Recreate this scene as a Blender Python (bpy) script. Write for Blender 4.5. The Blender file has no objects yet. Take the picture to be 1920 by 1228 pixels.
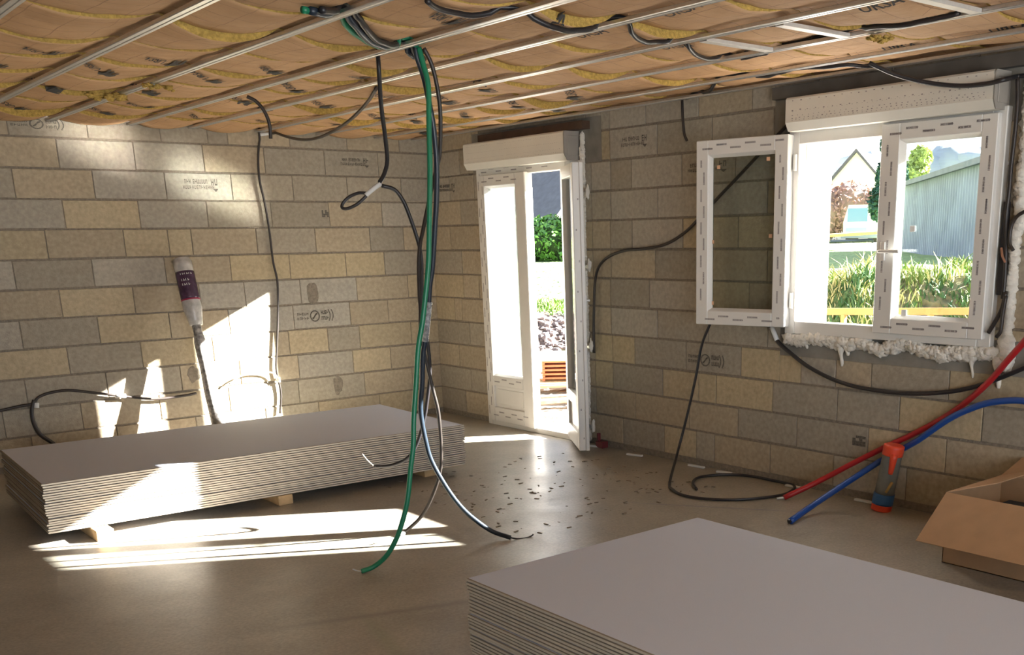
import bpy, math, random
from mathutils import Vector, Matrix, noise
scene = bpy.context.scene
COL = scene.collection
R = math.radians

# ------------------------------------------------------------------ camera
CAM_POS = Vector((-4.98586, -8.15905, 1.48373))
F_PX, YAW, PITCH, ROLL = 1932.289, 0.7184396, -0.2743283, -0.0173177
PPX, PPY = 960 + 204.891, 614 + 374.204          # principal point (the photograph is a crop)
cd = bpy.data.cameras.new('camera'); cam = bpy.data.objects.new('camera', cd); COL.objects.link(cam)
_F = Vector((math.cos(PITCH)*math.sin(YAW), math.cos(PITCH)*math.cos(YAW), math.sin(PITCH)))
_R0 = _F.cross(Vector((0, 0, 1))).normalized(); _U0 = _R0.cross(_F)
_R = _R0*math.cos(ROLL) + _U0*math.sin(ROLL); _U = _U0*math.cos(ROLL) - _R0*math.sin(ROLL)
cam.matrix_world = Matrix(((_R.x, _U.x, -_F.x, CAM_POS.x), (_R.y, _U.y, -_F.y, CAM_POS.y), (_R.z, _U.z, -_F.z, CAM_POS.z), (0, 0, 0, 1)))
cd.sensor_fit = 'HORIZONTAL'; cd.sensor_width = 36.0
cd.lens = F_PX/1920*36.0
cd.shift_x = -(PPX-960)/1920; cd.shift_y = (PPY-614)/1920
cd.clip_start = 0.05; cd.clip_end = 600
scene.camera = cam

# ------------------------------------------------------------------ light
scene.view_settings.view_transform = 'Standard'
scene.view_settings.look = 'None'
scene.view_settings.exposure = 0.0
scene.view_settings.gamma = 1.0
SUN_DIR = Vector((-1.6, 1.0, -0.79)).normalized()
ld = bpy.data.lights.new('sun', 'SUN'); ld.energy = 92.0; ld.angle = R(0.55); ld.color = (1.0, 0.965, 0.92)
sun = bpy.data.objects.new('sun', ld); COL.objects.link(sun)
sun.rotation_euler = SUN_DIR.to_track_quat('-Z', 'Y').to_euler(); sun.location = (12, -12, 9)
w = bpy.data.worlds.new('sky'); scene.world = w; w.use_nodes = True
nt = w.node_tree; nt.nodes.clear()
o_ = nt.nodes.new('ShaderNodeOutputWorld'); bg = nt.nodes.new('ShaderNodeBackground')
tc = nt.nodes.new('ShaderNodeTexCoord'); sx = nt.nodes.new('ShaderNodeSeparateXYZ'); cr = nt.nodes.new('ShaderNodeValToRGB')
nt.links.new(tc.outputs['Generated'], sx.inputs[0]); nt.links.new(sx.outputs['Z'], cr.inputs[0])
cr.color_ramp.elements[0].position = 0.0; cr.color_ramp.elements[0].color = (1.0, 0.98, 0.95, 1)
cr.color_ramp.elements[1].position = 0.6; cr.color_ramp.elements[1].color = (0.55, 0.72, 1.0, 1)
nt.links.new(cr.outputs[0], bg.inputs[0]); nt.links.new(bg.outputs[0], o_.inputs[0])
bg.inputs[1].default_value = 1.9

def area_lamp(name, loc, rot, sx_, sy_, power, color):
    d = bpy.data.lights.new(name, 'AREA'); d.shape = 'RECTANGLE'; d.size = sx_; d.size_y = sy_; d.energy = power; d.color = color
    o = bpy.data.objects.new(name, d); COL.objects.link(o); o.location = loc; o.rotation_euler = rot
    return o
# sky light coming in through the wide patio opening behind the camera (south wall, y = -11)
area_lamp('daylight_patio', (-4.2, -10.95, 1.15), (R(90), 0, 0), 5.6, 2.0, 165, (0.62, 0.80, 1.0))
# lamps added as puddle glint, aimed through the door glass at the left wall
GL = Vector((-1.6, 1.0, 0.79)).normalized()
for (gx, gy, sa, sb, pw) in ((2.42, -2.62, 0.50, 0.13, 2.0), (2.33, -2.98, 0.34, 0.10, 1.3), (2.2, -3.22, 0.26, 0.09, 0.8)):
    g_ = area_lamp('added_glint_lamp', (gx-0.15, gy+0.1, -0.13), GL.to_track_quat('-Z', 'Y').to_euler(), sa, sb, pw, (1.0, 0.95, 0.88)); g_.data.spread = R(5); g_.data.shape = 'ELLIPSE'

# ------------------------------------------------------------------ helpers
def lin(r, g, b):
    f = lambda c: ((c/255+0.055)/1.055)**2.4 if c/255 > 0.04045 else c/255/12.92
    return (f(r), f(g), f(b), 1)
def mat(name, color, rough=0.7, metal=0.0, nscale=0, namt=0.15, bump=0, bscale=60, spec=0.5, attr=False):
    m = bpy.data.materials.new(name); m.use_nodes = True; t = m.node_tree; b = t.nodes['Principled BSDF']
    b.inputs['Base Color'].default_value = color; b.inputs['Roughness'].default_value = rough; b.inputs['Metallic'].default_value = metal
    b.inputs['Specular IOR Level'].default_value = spec
    tc = t.nodes.new('ShaderNodeTexCoord'); src = None
    if attr:
        a = t.nodes.new('ShaderNodeAttribute'); a.attribute_name = 'Col'; src = a.outputs['Color']
    if nscale:
        n = t.nodes.new('ShaderNodeTexNoise'); n.inputs['Scale'].default_value = nscale; n.inputs['Detail'].default_value = 6
        t.links.new(tc.outputs['Object'], n.inputs['Vector'])
        mr = t.nodes.new('ShaderNodeMapRange'); mr.inputs[1].default_value = 0.25; mr.inputs[2].default_value = 0.75
        mr.inputs[3].default_value = 1-namt; mr.inputs[4].default_value = 1+namt; t.links.new(n.outputs[0], mr.inputs[0])
        hsv = t.nodes.new('ShaderNodeHueSaturation'); hsv.inputs['Color'].default_value = color
        if src: t.links.new(src, hsv.inputs['Color'])
        t.links.new(mr.outputs[0], hsv.inputs['Value']); src = hsv.outputs[0]
    if src: t.links.new(src, b.inputs['Base Color'])
    if bump:
        n2 = t.nodes.new('ShaderNodeTexNoise'); n2.inputs['Scale'].default_value = bscale; n2.inputs['Detail'].default_value = 4
        t.links.new(tc.outputs['Object'], n2.inputs['Vector'])
        bp = t.nodes.new('ShaderNodeBump'); bp.inputs['Strength'].default_value = bump; bp.inputs['Distance'].default_value = 0.01
        t.links.new(n2.outputs[0], bp.inputs['Height']); t.links.new(bp.outputs[0], b.inputs['Normal'])
    return m
def glass_mat(name, refl=0.09, tint=(0.93, 0.96, 0.95, 1)):
    m = bpy.data.materials.new(name); m.use_nodes = True; t = m.node_tree; t.nodes.clear()
    o = t.nodes.new('ShaderNodeOutputMaterial'); mx = t.nodes.new('ShaderNodeMixShader'); tr = t.nodes.new('ShaderNodeBsdfTransparent')
    gl = t.nodes.new('ShaderNodeBsdfGlossy'); gl.inputs['Roughness'].default_value = 0.02; tr.inputs[0].default_value = tint
    fr = t.nodes.new('ShaderNodeFresnel'); fr.inputs[0].default_value = 1.35
    ad = t.nodes.new('ShaderNodeMath'); ad.operation = 'MULTIPLY_ADD'; ad.inputs[1].default_value = 0.9; ad.inputs[2].default_value = refl*0.3
    t.links.new(fr.outputs[0], ad.inputs[0]); t.links.new(ad.outputs[0], mx.inputs[0])
    t.links.new(tr.outputs[0], mx.inputs[1]); t.links.new(gl.outputs[0], mx.inputs[2]); t.links.new(mx.outputs[0], o.inputs[0])
    return m

class MB:
    def __init__(s): s.v = []; s.f = []; s.m = []; s.c = []
    def face(s, idx, mi=0, col=None): s.f.append(tuple(idx)); s.m.append(mi); s.c.append(col)
    def quad(s, a, b, c, d, mi=0, col=None):
        n = len(s.v); s.v += [tuple(a), tuple(b), tuple(c), tuple(d)]; s.face((n, n+1, n+2, n+3), mi, col)
    def poly(s, pts, mi=0, col=None):
        n = len(s.v); s.v += [tuple(p) for p in pts]; s.face(range(n, n+len(pts)), mi, col)
    def box(s, lo, hi, M=None, mi=0, col=None, bev=0.0):
        x0, y0, z0 = lo; x1, y1, z1 = hi
        if bev <= 0:
            P = [Vector((x, y, z)) for z in (z0, z1) for y in (y0, y1) for x in (x0, x1)]
            if M is not None: P = [M @ p for p in P]
            n = len(s.v); s.v += [tuple(p) for p in P]
            for q in ((0, 2, 3, 1), (4, 5, 7, 6), (0, 1, 5, 4), (2, 6, 7, 3), (0, 4, 6, 2), (1, 3, 7, 5)):
                s.face([n+i for i in q], mi, col)
            return
        b = bev; n0 = len(s.v)
        c = ((x0+x1)/2, (y0+y1)/2, (z0+z1)/2)
        idx = {}
        for i, X in enumerate((x0, x1)):
            for j, Y in enumerate((y0, y1)):
                for k, Z in enumerate((z0, z1)):
                    sgx, sgy, sgz = (1 if i == 0 else -1), (1 if j == 0 else -1), (1 if k == 0 else -1)
                    for ax, p in ((0, (X, Y+sgy*b, Z+sgz*b)), (1, (X+sgx*b, Y, Z+sgz*b)), (2, (X+sgx*b, Y+sgy*b, Z))):
                        p = Vector(p)
                        if M is not None: p = M @ p
                        idx[(i, j, k, ax)] = len(s.v); s.v.append(tuple(p))
        g = lambda i, j, k, a: idx[(i, j, k, a)]
        for i in (0, 1):
            q = [g(i, 0, 0, 0), g(i, 1, 0, 0), g(i, 1, 1, 0), g(i, 0, 1, 0)]; s.face(q if i else q[::-1], mi, col)
            q = [g(0, i, 0, 1), g(0, i, 1, 1), g(1, i, 1, 1), g(1, i, 0, 1)]; s.face(q if i else q[::-1], mi, col)
            q = [g(0, 0, i, 2), g(1, 0, i, 2), g(1, 1, i, 2), g(0, 1, i, 2)]; s.face(q if i else q[::-1], mi, col)
        for j in (0, 1):
            for k in (0, 1): s.face([g(0, j, k, 1), g(1, j, k, 1), g(1, j, k, 2), g(0, j, k, 2)], mi, col)
        for i in (0, 1):
            for k in (0, 1): s.face([g(i, 0, k, 0), g(i, 1, k, 0), g(i, 1, k, 2), g(i, 0, k, 2)], mi, col)
        for i in (0, 1):
            for j in (0, 1): s.face([g(i, j, 0, 0), g(i, j, 1, 0), g(i, j, 1, 1), g(i, j, 0, 1)], mi, col)
        for i in (0, 1):
            for j in (0, 1):
                for k in (0, 1): s.face([g(i, j, k, 0), g(i, j, k, 1), g(i, j, k, 2)], mi, col)
    def tube(s, pts, r, n=10, mi=0, caps=True, closed=False, rf=None):
        P = [Vector(p) for p in pts]; L = len(P); base = len(s.v)
        up = None
        for i in range(L):
            t = (P[(i+1) % L]-P[i-1]) if closed else (P[min(i+1, L-1)]-P[max(i-1, 0)])
            t = t.normalized() if t.length > 1e-9 else Vector((0, 0, 1))
            if up is None:
                up = Vector((0, 0, 1)) if abs(t.z) < 0.9 else Vector((1, 0, 0))
            up = (up - t*up.dot(t)); up = up.normalized() if up.length > 1e-6 else t.orthogonal().normalized()
            sd = t.cross(up); rr = rf(i/(L-1)) if rf else r
            for k in range(n):
                a = 2*math.pi*k/n; s.v.append(tuple(P[i]+(up*math.cos(a)+sd*math.sin(a))*rr))
        for i in range(L if closed else L-1):
            j = (i+1) % L
            for k in range(n):
                k2 = (k+1) % n; s.face((base+i*n+k, base+i*n+k2, base+j*n+k2, base+j*n+k), mi)
        if caps and not closed:
            s.face([base+k for k in range(n)][::-1], mi); s.face([base+(L-1)*n+k for k in range(n)], mi)
    def blob(s, c, r, sq=(1, 1, 1), amp=0.2, seed=0, n=10, m=14, mi=0, col=None):
        base = len(s.v); c = Vector(c)
        for i in range(n+1):
            th = math.pi*i/n
            for j in range(m):
                ph = 2*math.pi*j/m; d = Vector((math.sin(th)*math.cos(ph), math.sin(th)*math.sin(ph), math.cos(th)))
                rr = r*(1+amp*noise.noise(d*1.8+Vector((seed*3.1, seed*1.7, seed)))*2)
                s.v.append((c.x+d.x*rr*sq[0], c.y+d.y*rr*sq[1], c.z+d.z*rr*sq[2]))
        for i in range(n):
            for j in range(m):
                a = base+i*m+j; b = base+i*m+(j+1) % m; s.face((a, a+m, b+m, b), mi, col)
    def build(s, name, mats, parent=None, smooth=False):
        me = bpy.data.meshes.new(name); me.from_pydata(s.v, [], s.f)
        for m_ in (mats if isinstance(mats, (list, tuple)) else [mats]): me.materials.append(m_)
        me.polygons.foreach_set('material_index', s.m)
        if smooth: me.polygons.foreach_set('use_smooth', [True]*len(s.f))
        if any(c is not None for c in s.c):
            ca = me.color_attributes.new(name='Col', type='FLOAT_COLOR', domain='CORNER'); data = []
            for p, c in zip(me.polygons, s.c):
                data += list(c or (0.4, 0.36, 0.3, 1))*p.loop_total
            ca.data.foreach_set('color', data)
        me.update()
        o = bpy.data.objects.new(name, me); COL.objects.link(o)
        if parent is not None: o.parent = parent; o.matrix_parent_inverse = Matrix.Translation(-parent.location) if False else Matrix.Identity(4)
        return o
def tag(o, label=None, cat=None, group=None, kind=None):
    if label: o['label'] = label
    if cat: o['category'] = cat
    if group: o['group'] = group
    if kind: o['kind'] = kind
    return o
def empty(name, loc=(0, 0, 0)):
    o = bpy.data.objects.new(name, None); COL.objects.link(o); o.location = loc; o.empty_display_size = 0.1
    return o
def recenter(o):
    """move an object's origin to the bottom centre of its mesh"""
    me = o.data; xs = [v.co for v in me.vertices]
    c = Vector(((min(v.x for v in xs)+max(v.x for v in xs))/2, (min(v.y for v in xs)+max(v.y for v in xs))/2, min(v.z for v in xs)))
    me.transform(Matrix.Translation(-c)); o.location = o.location + c
    return o
def put(mb, name, mats, label, cat, group=None, kind=None, smooth=False):
    return tag(recenter(mb.build(name, mats, smooth=smooth)), label, cat, group, kind)
def world_part(mb, name, mats, root, smooth=False, label=None):
    """a part whose mesh was written in world coordinates, under a root standing at root.location"""
    o = mb.build(name, mats, smooth=smooth)
    org = root.matrix_basis.translation if root.parent is None else root.matrix_basis.translation
    off = root.location.copy(); r = root
    while r.parent is not None: r = r.parent; off += r.location
    o.data.transform(Matrix.Translation(-off)); o.parent = root
    if label: o['label'] = label
    return o
def spline(P, k=6):
    P = [Vector(p) for p in P]; out = []
    if len(P) < 3: return P
    Q = [P[0]*2-P[1]]+P+[P[-1]*2-P[-2]]
    for i in range(1, len(Q)-2):
        a, b, c, d = Q[i-1], Q[i], Q[i+1], Q[i+2]
        for j in range(k):
            t = j/k
            out.append(0.5*((2*b)+(c-a)*t+(2*a-5*b+4*c-d)*t*t+(3*b-a-3*c+d)*t**3))
    out.append(P[-1]); return out
def frame_matrix(o, x, y, z):
    x, y, z = Vector(x).normalized(), Vector(y).normalized(), Vector(z).normalized()
    return Matrix(((x.x, y.x, z.x, o[0]), (x.y, y.y, z.y, o[1]), (x.z, y.z, z.z, o[2]), (0, 0, 0, 1)))

PATHS = {
  'green': [(-2.373,-3.87,2.305),(-2.364,-3.887,2.225),(-2.357,-3.903,2.139),(-2.372,-3.912,1.967),(-2.387,-3.922,1.792),(-2.407,-3.928,1.615),(-2.428,-3.935,1.436),(-2.441,-3.936,1.347),(-2.463,-3.933,1.226),(-2.484,-3.93,1.121),(-2.512,-3.923,0.999),(-2.537,-3.925,0.841),(-2.562,-3.926,0.684),(-2.578,-3.931,0.558),(-2.6,-3.929,0.449),(-2.631,-3.926,0.288),(-2.678,-3.907,0.143),(-2.729,-3.875,0.041),(-2.782,-3.832,-0.016),(-2.844,-3.823,-0.028)],
  'green_wire': [(-2.844,-3.823,-0.028),(-2.865,-3.819,-0.021),(-2.884,-3.815,-0.01)],
  'thick': [(-2.39,-3.856,2.301),(-2.375,-3.858,2.258),(-2.348,-3.86,2.173),(-2.326,-3.855,2.064),(-2.31,-3.85,1.975),(-2.296,-3.835,1.83),(-2.293,-3.812,1.681),(-2.296,-3.789,1.557),(-2.303,-3.755,1.372),(-2.312,-3.733,1.275),(-2.316,-3.719,1.197),(-2.324,-3.698,1.085),(-2.33,-3.683,1.007),(-2.338,-3.667,0.934),(-2.342,-3.649,0.796),(-2.35,-3.629,0.658),(-2.332,-3.63,0.495),(-2.308,-3.639,0.388),(-2.248,-3.673,0.243),(-2.187,-3.708,0.136),(-2.121,-3.746,0.058),(-2.055,-3.782,0.0),(-1.999,-3.858,-0.028)],
  'thick_wire': [(-1.999,-3.858,-0.028),(-1.965,-3.87,-0.038),(-1.928,-3.881,-0.041),(-1.895,-3.888,-0.037),(-1.875,-3.89,-0.029)],
  'strand': [(-2.357,-3.885,2.3),(-2.323,-3.887,2.236),(-2.297,-3.879,2.152),(-2.279,-3.865,2.066),(-2.27,-3.845,1.977),(-2.265,-3.814,1.862),(-2.277,-3.771,1.756),(-2.29,-3.728,1.645),(-2.302,-3.686,1.53),(-2.309,-3.663,1.466),(-2.31,-3.639,1.371),(-2.302,-3.612,1.221),(-2.297,-3.604,1.161),(-2.291,-3.58,1.024),(-2.275,-3.577,0.935),(-2.255,-3.574,0.837),(-2.235,-3.573,0.737),(-2.213,-3.571,0.624),(-2.2,-3.554,0.449),(-2.202,-3.532,0.312),(-2.23,-3.485,0.176),(-2.272,-3.425,0.057),(-2.352,-3.37,-0.03)],
  'strand_wire': [(-2.352,-3.37,-0.03),(-2.39,-3.38,-0.032),(-2.449,-3.412,-0.034),(-2.515,-3.417,-0.034),(-2.566,-3.426,-0.03)],
  'loop_drop': [(-2.415,-3.587,2.302),(-2.402,-3.556,2.226),(-2.377,-3.509,2.094),(-2.347,-3.471,1.968),(-2.327,-3.439,1.862),(-2.33,-3.408,1.803),(-2.342,-3.375,1.762)],
  'tie_neck': [(-2.339,-3.38,1.757),(-2.371,-3.361,1.732),(-2.405,-3.342,1.702)],
  'loop_ring': [(-2.403,-3.34,1.712),(-2.43,-3.316,1.713),(-2.467,-3.29,1.696),(-2.497,-3.275,1.666),(-2.503,-3.278,1.644),(-2.484,-3.296,1.641),(-2.449,-3.32,1.658),(-2.421,-3.336,1.682),(-2.403,-3.345,1.7)],
  'loop_tail': [(-2.337,-3.385,1.746),(-2.278,-3.404,1.727),(-2.239,-3.415,1.671),(-2.208,-3.418,1.59),(-2.183,-3.418,1.512),(-2.166,-3.416,1.447),(-2.155,-3.407,1.365),(-2.149,-3.377,1.207),(-2.137,-3.362,1.083),(-2.117,-3.352,0.943),(-2.107,-3.335,0.8),(-2.115,-3.302,0.654),(-2.125,-3.276,0.554),(-2.151,-3.23,0.419),(-2.187,-3.177,0.33),(-2.241,-3.096,0.284),(-2.3,-2.996,0.269)],
  'tail_wire': [(-2.3,-2.996,0.269),(-2.321,-2.966,0.301),(-2.338,-2.937,0.339)],
  'swag': [(-1.932,-2.679,2.3),(-1.829,-2.383,2.265),(-1.704,-1.935,2.219),(-1.618,-1.542,2.191),(-1.552,-1.17,2.176),(-1.501,-0.813,2.188),(-1.449,-0.442,2.237),(-1.396,-0.072,2.306)],
  'drop_short': [(-2.361,-1.94,2.3),(-2.318,-1.959,2.275),(-2.283,-1.976,2.224),(-2.262,-1.983,2.155),(-2.259,-1.976,2.073)],
  'wall_long': [(-1.464,-0.03,2.295),(-1.491,-0.03,2.247),(-1.52,-0.03,2.1),(-1.525,-0.03,1.944),(-1.509,-0.03,1.826),(-1.497,-0.03,1.707),(-1.489,-0.03,1.547),(-1.486,-0.03,1.344),(-1.469,-0.03,1.221),(-1.472,-0.03,1.117),(-1.497,-0.03,0.889),(-1.529,-0.03,0.68),(-1.553,-0.03,0.511),(-1.545,-0.03,0.415),(-1.536,-0.03,0.293),(-1.562,-0.03,0.143)],
  'wall_arc': [(-1.954,-0.05,0.425),(-1.863,-0.05,0.474),(-1.73,-0.05,0.499),(-1.601,-0.05,0.479),(-1.541,-0.05,0.412)],
  'wall_low': [(-3.674,-0.035,0.391),(-3.544,-0.035,0.404),(-3.41,-0.035,0.422),(-3.335,-0.035,0.428),(-3.295,-0.035,0.469),(-3.213,-0.035,0.493),(-3.092,-0.035,0.496),(-2.92,-0.035,0.458),(-2.761,-0.035,0.421),(-2.597,-0.035,0.382),(-2.463,-0.035,0.367),(-2.285,-0.035,0.372),(-2.211,-0.035,0.38)],
  'wall_branch': [(-3.326,-0.04,0.454),(-3.352,-0.04,0.374),(-3.351,-0.04,0.287),(-3.323,-0.04,0.207),(-3.258,-0.04,0.141),(-3.223,-0.04,0.097)],
  'c1': [(-0.03,-2.218,0.656),(-0.03,-2.218,0.82),(-0.03,-2.233,1.052),(-0.03,-2.25,1.185),(-0.03,-2.295,1.28),(-0.03,-2.398,1.347),(-0.03,-2.571,1.391),(-0.03,-2.791,1.405),(-0.03,-3.002,1.435),(-0.03,-3.178,1.508),(-0.03,-3.309,1.595),(-0.03,-3.463,1.707),(-0.03,-3.663,1.846),(-0.03,-3.831,1.967),(-0.03,-3.932,2.036),(-0.03,-4.022,2.099),(-0.03,-4.052,2.145)],
  'c2': [(-0.05,-3.467,0.99),(-0.05,-3.41,0.902),(-0.05,-3.348,0.778),(-0.06,-3.304,0.564),(-0.08,-3.244,0.308),(-0.16,-3.232,0.06),(-0.54,-3.551,-0.028),(-0.656,-3.7,-0.028),(-0.71,-3.839,-0.028),(-0.685,-3.995,-0.028),(-0.571,-4.147,-0.028),(-0.389,-4.239,-0.028),(-0.239,-4.258,-0.028),(-0.066,-4.177,-0.028),(-0.035,-4.054,-0.028),(-0.035,-3.959,-0.028),(-0.035,-3.826,-0.028),(-0.078,-3.696,-0.028),(-0.186,-3.607,-0.028),(-0.304,-3.576,-0.028),(-0.437,-3.655,-0.028),(-0.544,-3.793,-0.028)],
  'c3': [(-0.04,-3.909,0.976),(-0.04,-3.941,0.92),(-0.04,-3.985,0.857),(-0.04,-4.084,0.793),(-0.04,-4.251,0.709),(-0.04,-4.489,0.641),(-0.04,-4.749,0.62),(-0.04,-4.992,0.629),(-0.04,-5.218,0.665),(-0.04,-5.398,0.724),(-0.04,-5.594,0.817),(-0.04,-5.7,0.878)],
  'c4': [(-0.408,-4.842,2.29),(-0.33,-4.948,2.23),(-0.25,-5.079,2.185),(-0.19,-5.219,2.16),(-0.175,-5.351,2.156),(-0.17,-5.43,2.164),(-0.1,-5.436,2.178),(-0.05,-5.438,2.189),(-0.04,-5.491,2.188)],
  'c5': [(-2.836,-4.706,2.322),(-2.742,-4.649,2.322),(-2.553,-4.621,2.322),(-2.325,-4.707,2.322),(-2.145,-4.703,2.322),(-2.032,-4.721,2.322),(-1.956,-4.777,2.322),(-1.84,-4.7,2.322),(-1.659,-4.616,2.322),(-1.491,-4.63,2.322),(-1.314,-4.531,2.322),(-1.136,-4.451,2.322),(-0.995,-4.441,2.322),(-0.943,-4.515,2.322),(-0.966,-4.798,2.322),(-0.987,-5.057,2.322),(-1.064,-5.336,2.322),(-1.072,-5.595,2.322),(-1.058,-5.728,2.322)],
  'c6': [(-0.035,-3.192,2.322),(-0.256,-3.584,2.322),(-0.502,-3.923,2.322),(-0.487,-4.028,2.322),(-0.423,-4.164,2.322),(-0.435,-4.482,2.322),(-0.351,-4.703,2.322),(-0.203,-4.727,2.322)],
  'c7': [(-0.05,-3.169,2.31),(-0.061,-3.186,2.207),(-0.067,-3.205,2.11),(-0.06,-3.223,2.064)],
  'c8': [(-0.045,-5.435,2.183),(-0.045,-5.445,2.077),(-0.045,-5.445,1.934),(-0.045,-5.439,1.788),(-0.045,-5.439,1.664),(-0.045,-5.434,1.539),(-0.045,-5.445,1.412),(-0.045,-5.454,1.258),(-0.045,-5.451,1.153)],
  'c9': [(-0.06,-5.56,1.581),(-0.06,-5.502,1.55),(-0.06,-5.474,1.501),(-0.06,-5.472,1.425),(-0.06,-5.495,1.387)],
  'c10': [(-0.06,-5.474,1.186),(-0.06,-5.459,1.102),(-0.06,-5.419,1.021),(-0.06,-5.396,0.982)],
  'c11': [(-0.07,-5.481,1.168),(-0.07,-5.472,1.077),(-0.07,-5.468,0.997),(-0.07,-5.447,0.964)],
  'bundle_top_green': [(-3.169,-4.415,2.322),(-3.079,-4.373,2.312),(-2.876,-4.165,2.322),(-2.714,-4.035,2.312),(-2.585,-3.93,2.322),(-2.483,-3.879,2.312),(-2.429,-3.897,2.302),(-2.35,-3.832,2.312)],
  'bundle_top_dark': [(-3.143,-4.423,2.324),(-3.021,-4.341,2.324),(-2.871,-4.217,2.324),(-2.724,-4.069,2.324),(-2.58,-3.949,2.324),(-2.444,-3.835,2.324),(-2.37,-3.776,2.324),(-2.322,-3.745,2.324)],
  'bundle_top_black': [(-3.108,-4.436,2.326),(-3.013,-4.368,2.326),(-2.862,-4.26,2.326),(-2.722,-4.11,2.326),(-2.587,-3.988,2.326),(-2.469,-3.865,2.326),(-2.365,-3.814,2.326),(-2.274,-3.747,2.326)],
  'red': [(-0.347,-4.327,-0.023),(-0.2,-4.445,0.063),(-0.09,-4.626,0.192),(-0.03,-4.798,0.302),(-0.022,-4.995,0.413),(-0.03,-5.22,0.558),(-0.06,-5.41,0.722),(-0.09,-5.532,0.857),(-0.12,-5.636,0.971),(-0.15,-5.734,1.092)],
  'blue': [(-0.727,-4.69,-0.023),(-0.5,-4.647,0.008),(-0.27,-4.689,0.099),(-0.12,-4.724,0.162),(-0.045,-4.777,0.218),(-0.03,-4.87,0.282),(-0.06,-5.023,0.374),(-0.09,-5.228,0.524),(-0.11,-5.417,0.621),(-0.12,-5.566,0.659),(-0.13,-5.67,0.666),(-0.13,-5.768,0.645)],
}


FZ = -0.04
# ------------------------------------------------------------------ materials
M = {}
M['block'] = mat('block_concrete', (0.4, 0.36, 0.3, 1), 0.95, nscale=38, namt=0.16, bump=0.35, bscale=110, attr=True, spec=0.15)
M['mortar'] = mat('mortar', (0.25, 0.215, 0.17, 1), 0.97, nscale=45, namt=0.25, bump=0.8, bscale=70, spec=0.1)
M['concrete_smooth'] = mat('smooth_concrete', (0.25, 0.235, 0.205, 1), 0.95, nscale=9, namt=0.2, bump=0.2, bscale=60, spec=0.2)
M['render_white'] = mat('outer_reveal', (0.8, 0.78, 0.74, 1), 0.9, nscale=8, namt=0.05)
M['pvc'] = mat('white_pvc', (0.74, 0.72, 0.68, 1), 0.35, nscale=4, namt=0.04)
M['pvc_box'] = mat('shutter_box_pvc', (0.70, 0.67, 0.60, 1), 0.5, nscale=5, namt=0.05)
M['pvc_end'] = mat('shutter_box_end', (0.36, 0.33, 0.29, 1), 0.6, nscale=9, namt=0.1)
M['ink'] = mat('stamp_ink', (0.06, 0.055, 0.05, 1), 0.9)
M['stamp'] = mat('block_stamp_ink', (0.13, 0.115, 0.095, 1), 0.95, nscale=120, namt=0.5)
M['film_ink'] = mat('film_print', (0.28, 0.25, 0.25, 1), 0.6)
M['glass'] = glass_mat('window_glass')
M['foam'] = mat('expanding_foam', (0.78, 0.74, 0.66, 1), 0.75, nscale=30, namt=0.1, bump=0.5, bscale=60)
M['kraft'] = None
M['wool'] = mat('yellow_glass_wool', (0.52, 0.35, 0.10, 1), 1.0, nscale=70, namt=0.35, bump=0.8, bscale=160, spec=0.05)
M['galv'] = mat('galvanised_steel', (0.66, 0.66, 0.66, 1), 0.33, metal=0.9, nscale=60, namt=0.08)
M['galv_white'] = mat('galvanised_strip', (0.72, 0.70, 0.67, 1), 0.45, metal=0.35, nscale=60, namt=0.06)
M['black_pl'] = mat('black_conduit', (0.022, 0.02, 0.022, 1), 0.38)
M['brown_pl'] = mat('dark_conduit', (0.035, 0.026, 0.022, 1), 0.42)
M['blueblack'] = mat('blueblack_conduit', (0.02, 0.03, 0.045, 1), 0.35)
M['green_pl'] = mat('green_conduit', (0.012, 0.20, 0.10, 1), 0.33)
M['white_tape'] = mat('white_tape', (0.7, 0.7, 0.68, 1), 0.5)
M['wire'] = mat('pull_wire', (0.6, 0.58, 0.55, 1), 0.35, metal=0.6)
M['red_pl'] = mat('red_pipe', (0.42, 0.015, 0.02, 1), 0.4)
M['blue_pl'] = mat('blue_pipe', (0.01, 0.07, 0.33, 1), 0.4)
M['cardboard'] = mat('cardboard', (0.42, 0.25, 0.13, 1), 0.85, nscale=12, namt=0.07)
M['cardboard_in'] = mat('cardboard_inner', (0.38, 0.23, 0.14, 1), 0.9, nscale=12, namt=0.07)
M['wood'] = mat('pine_wood', (0.55, 0.38, 0.2, 1), 0.8, nscale=18, namt=0.2)
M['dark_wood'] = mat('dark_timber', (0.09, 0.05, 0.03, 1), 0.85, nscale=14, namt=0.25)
M['board_face'] = mat('plasterboard_face', (0.57, 0.61, 0.72, 1), 0.72, nscale=300, namt=0.03)
M['board_edge'] = mat('plasterboard_edge', (0.57, 0.52, 0.43, 1), 0.85, nscale=25, namt=0.1)
M['gap_shade'] = mat('plasterboard_gap_shade', (0.27, 0.23, 0.18, 1), 0.9)  # shade of the gaps between sheets, painted on the board lips
M['board_end'] = mat('plasterboard_cut_end', (0.42, 0.36, 0.28, 1), 0.9, nscale=60, namt=0.2)
M['wall_plain'] = mat('rear_wall_block', (0.42, 0.37, 0.29, 1), 0.95, nscale=3, namt=0.15)

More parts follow.
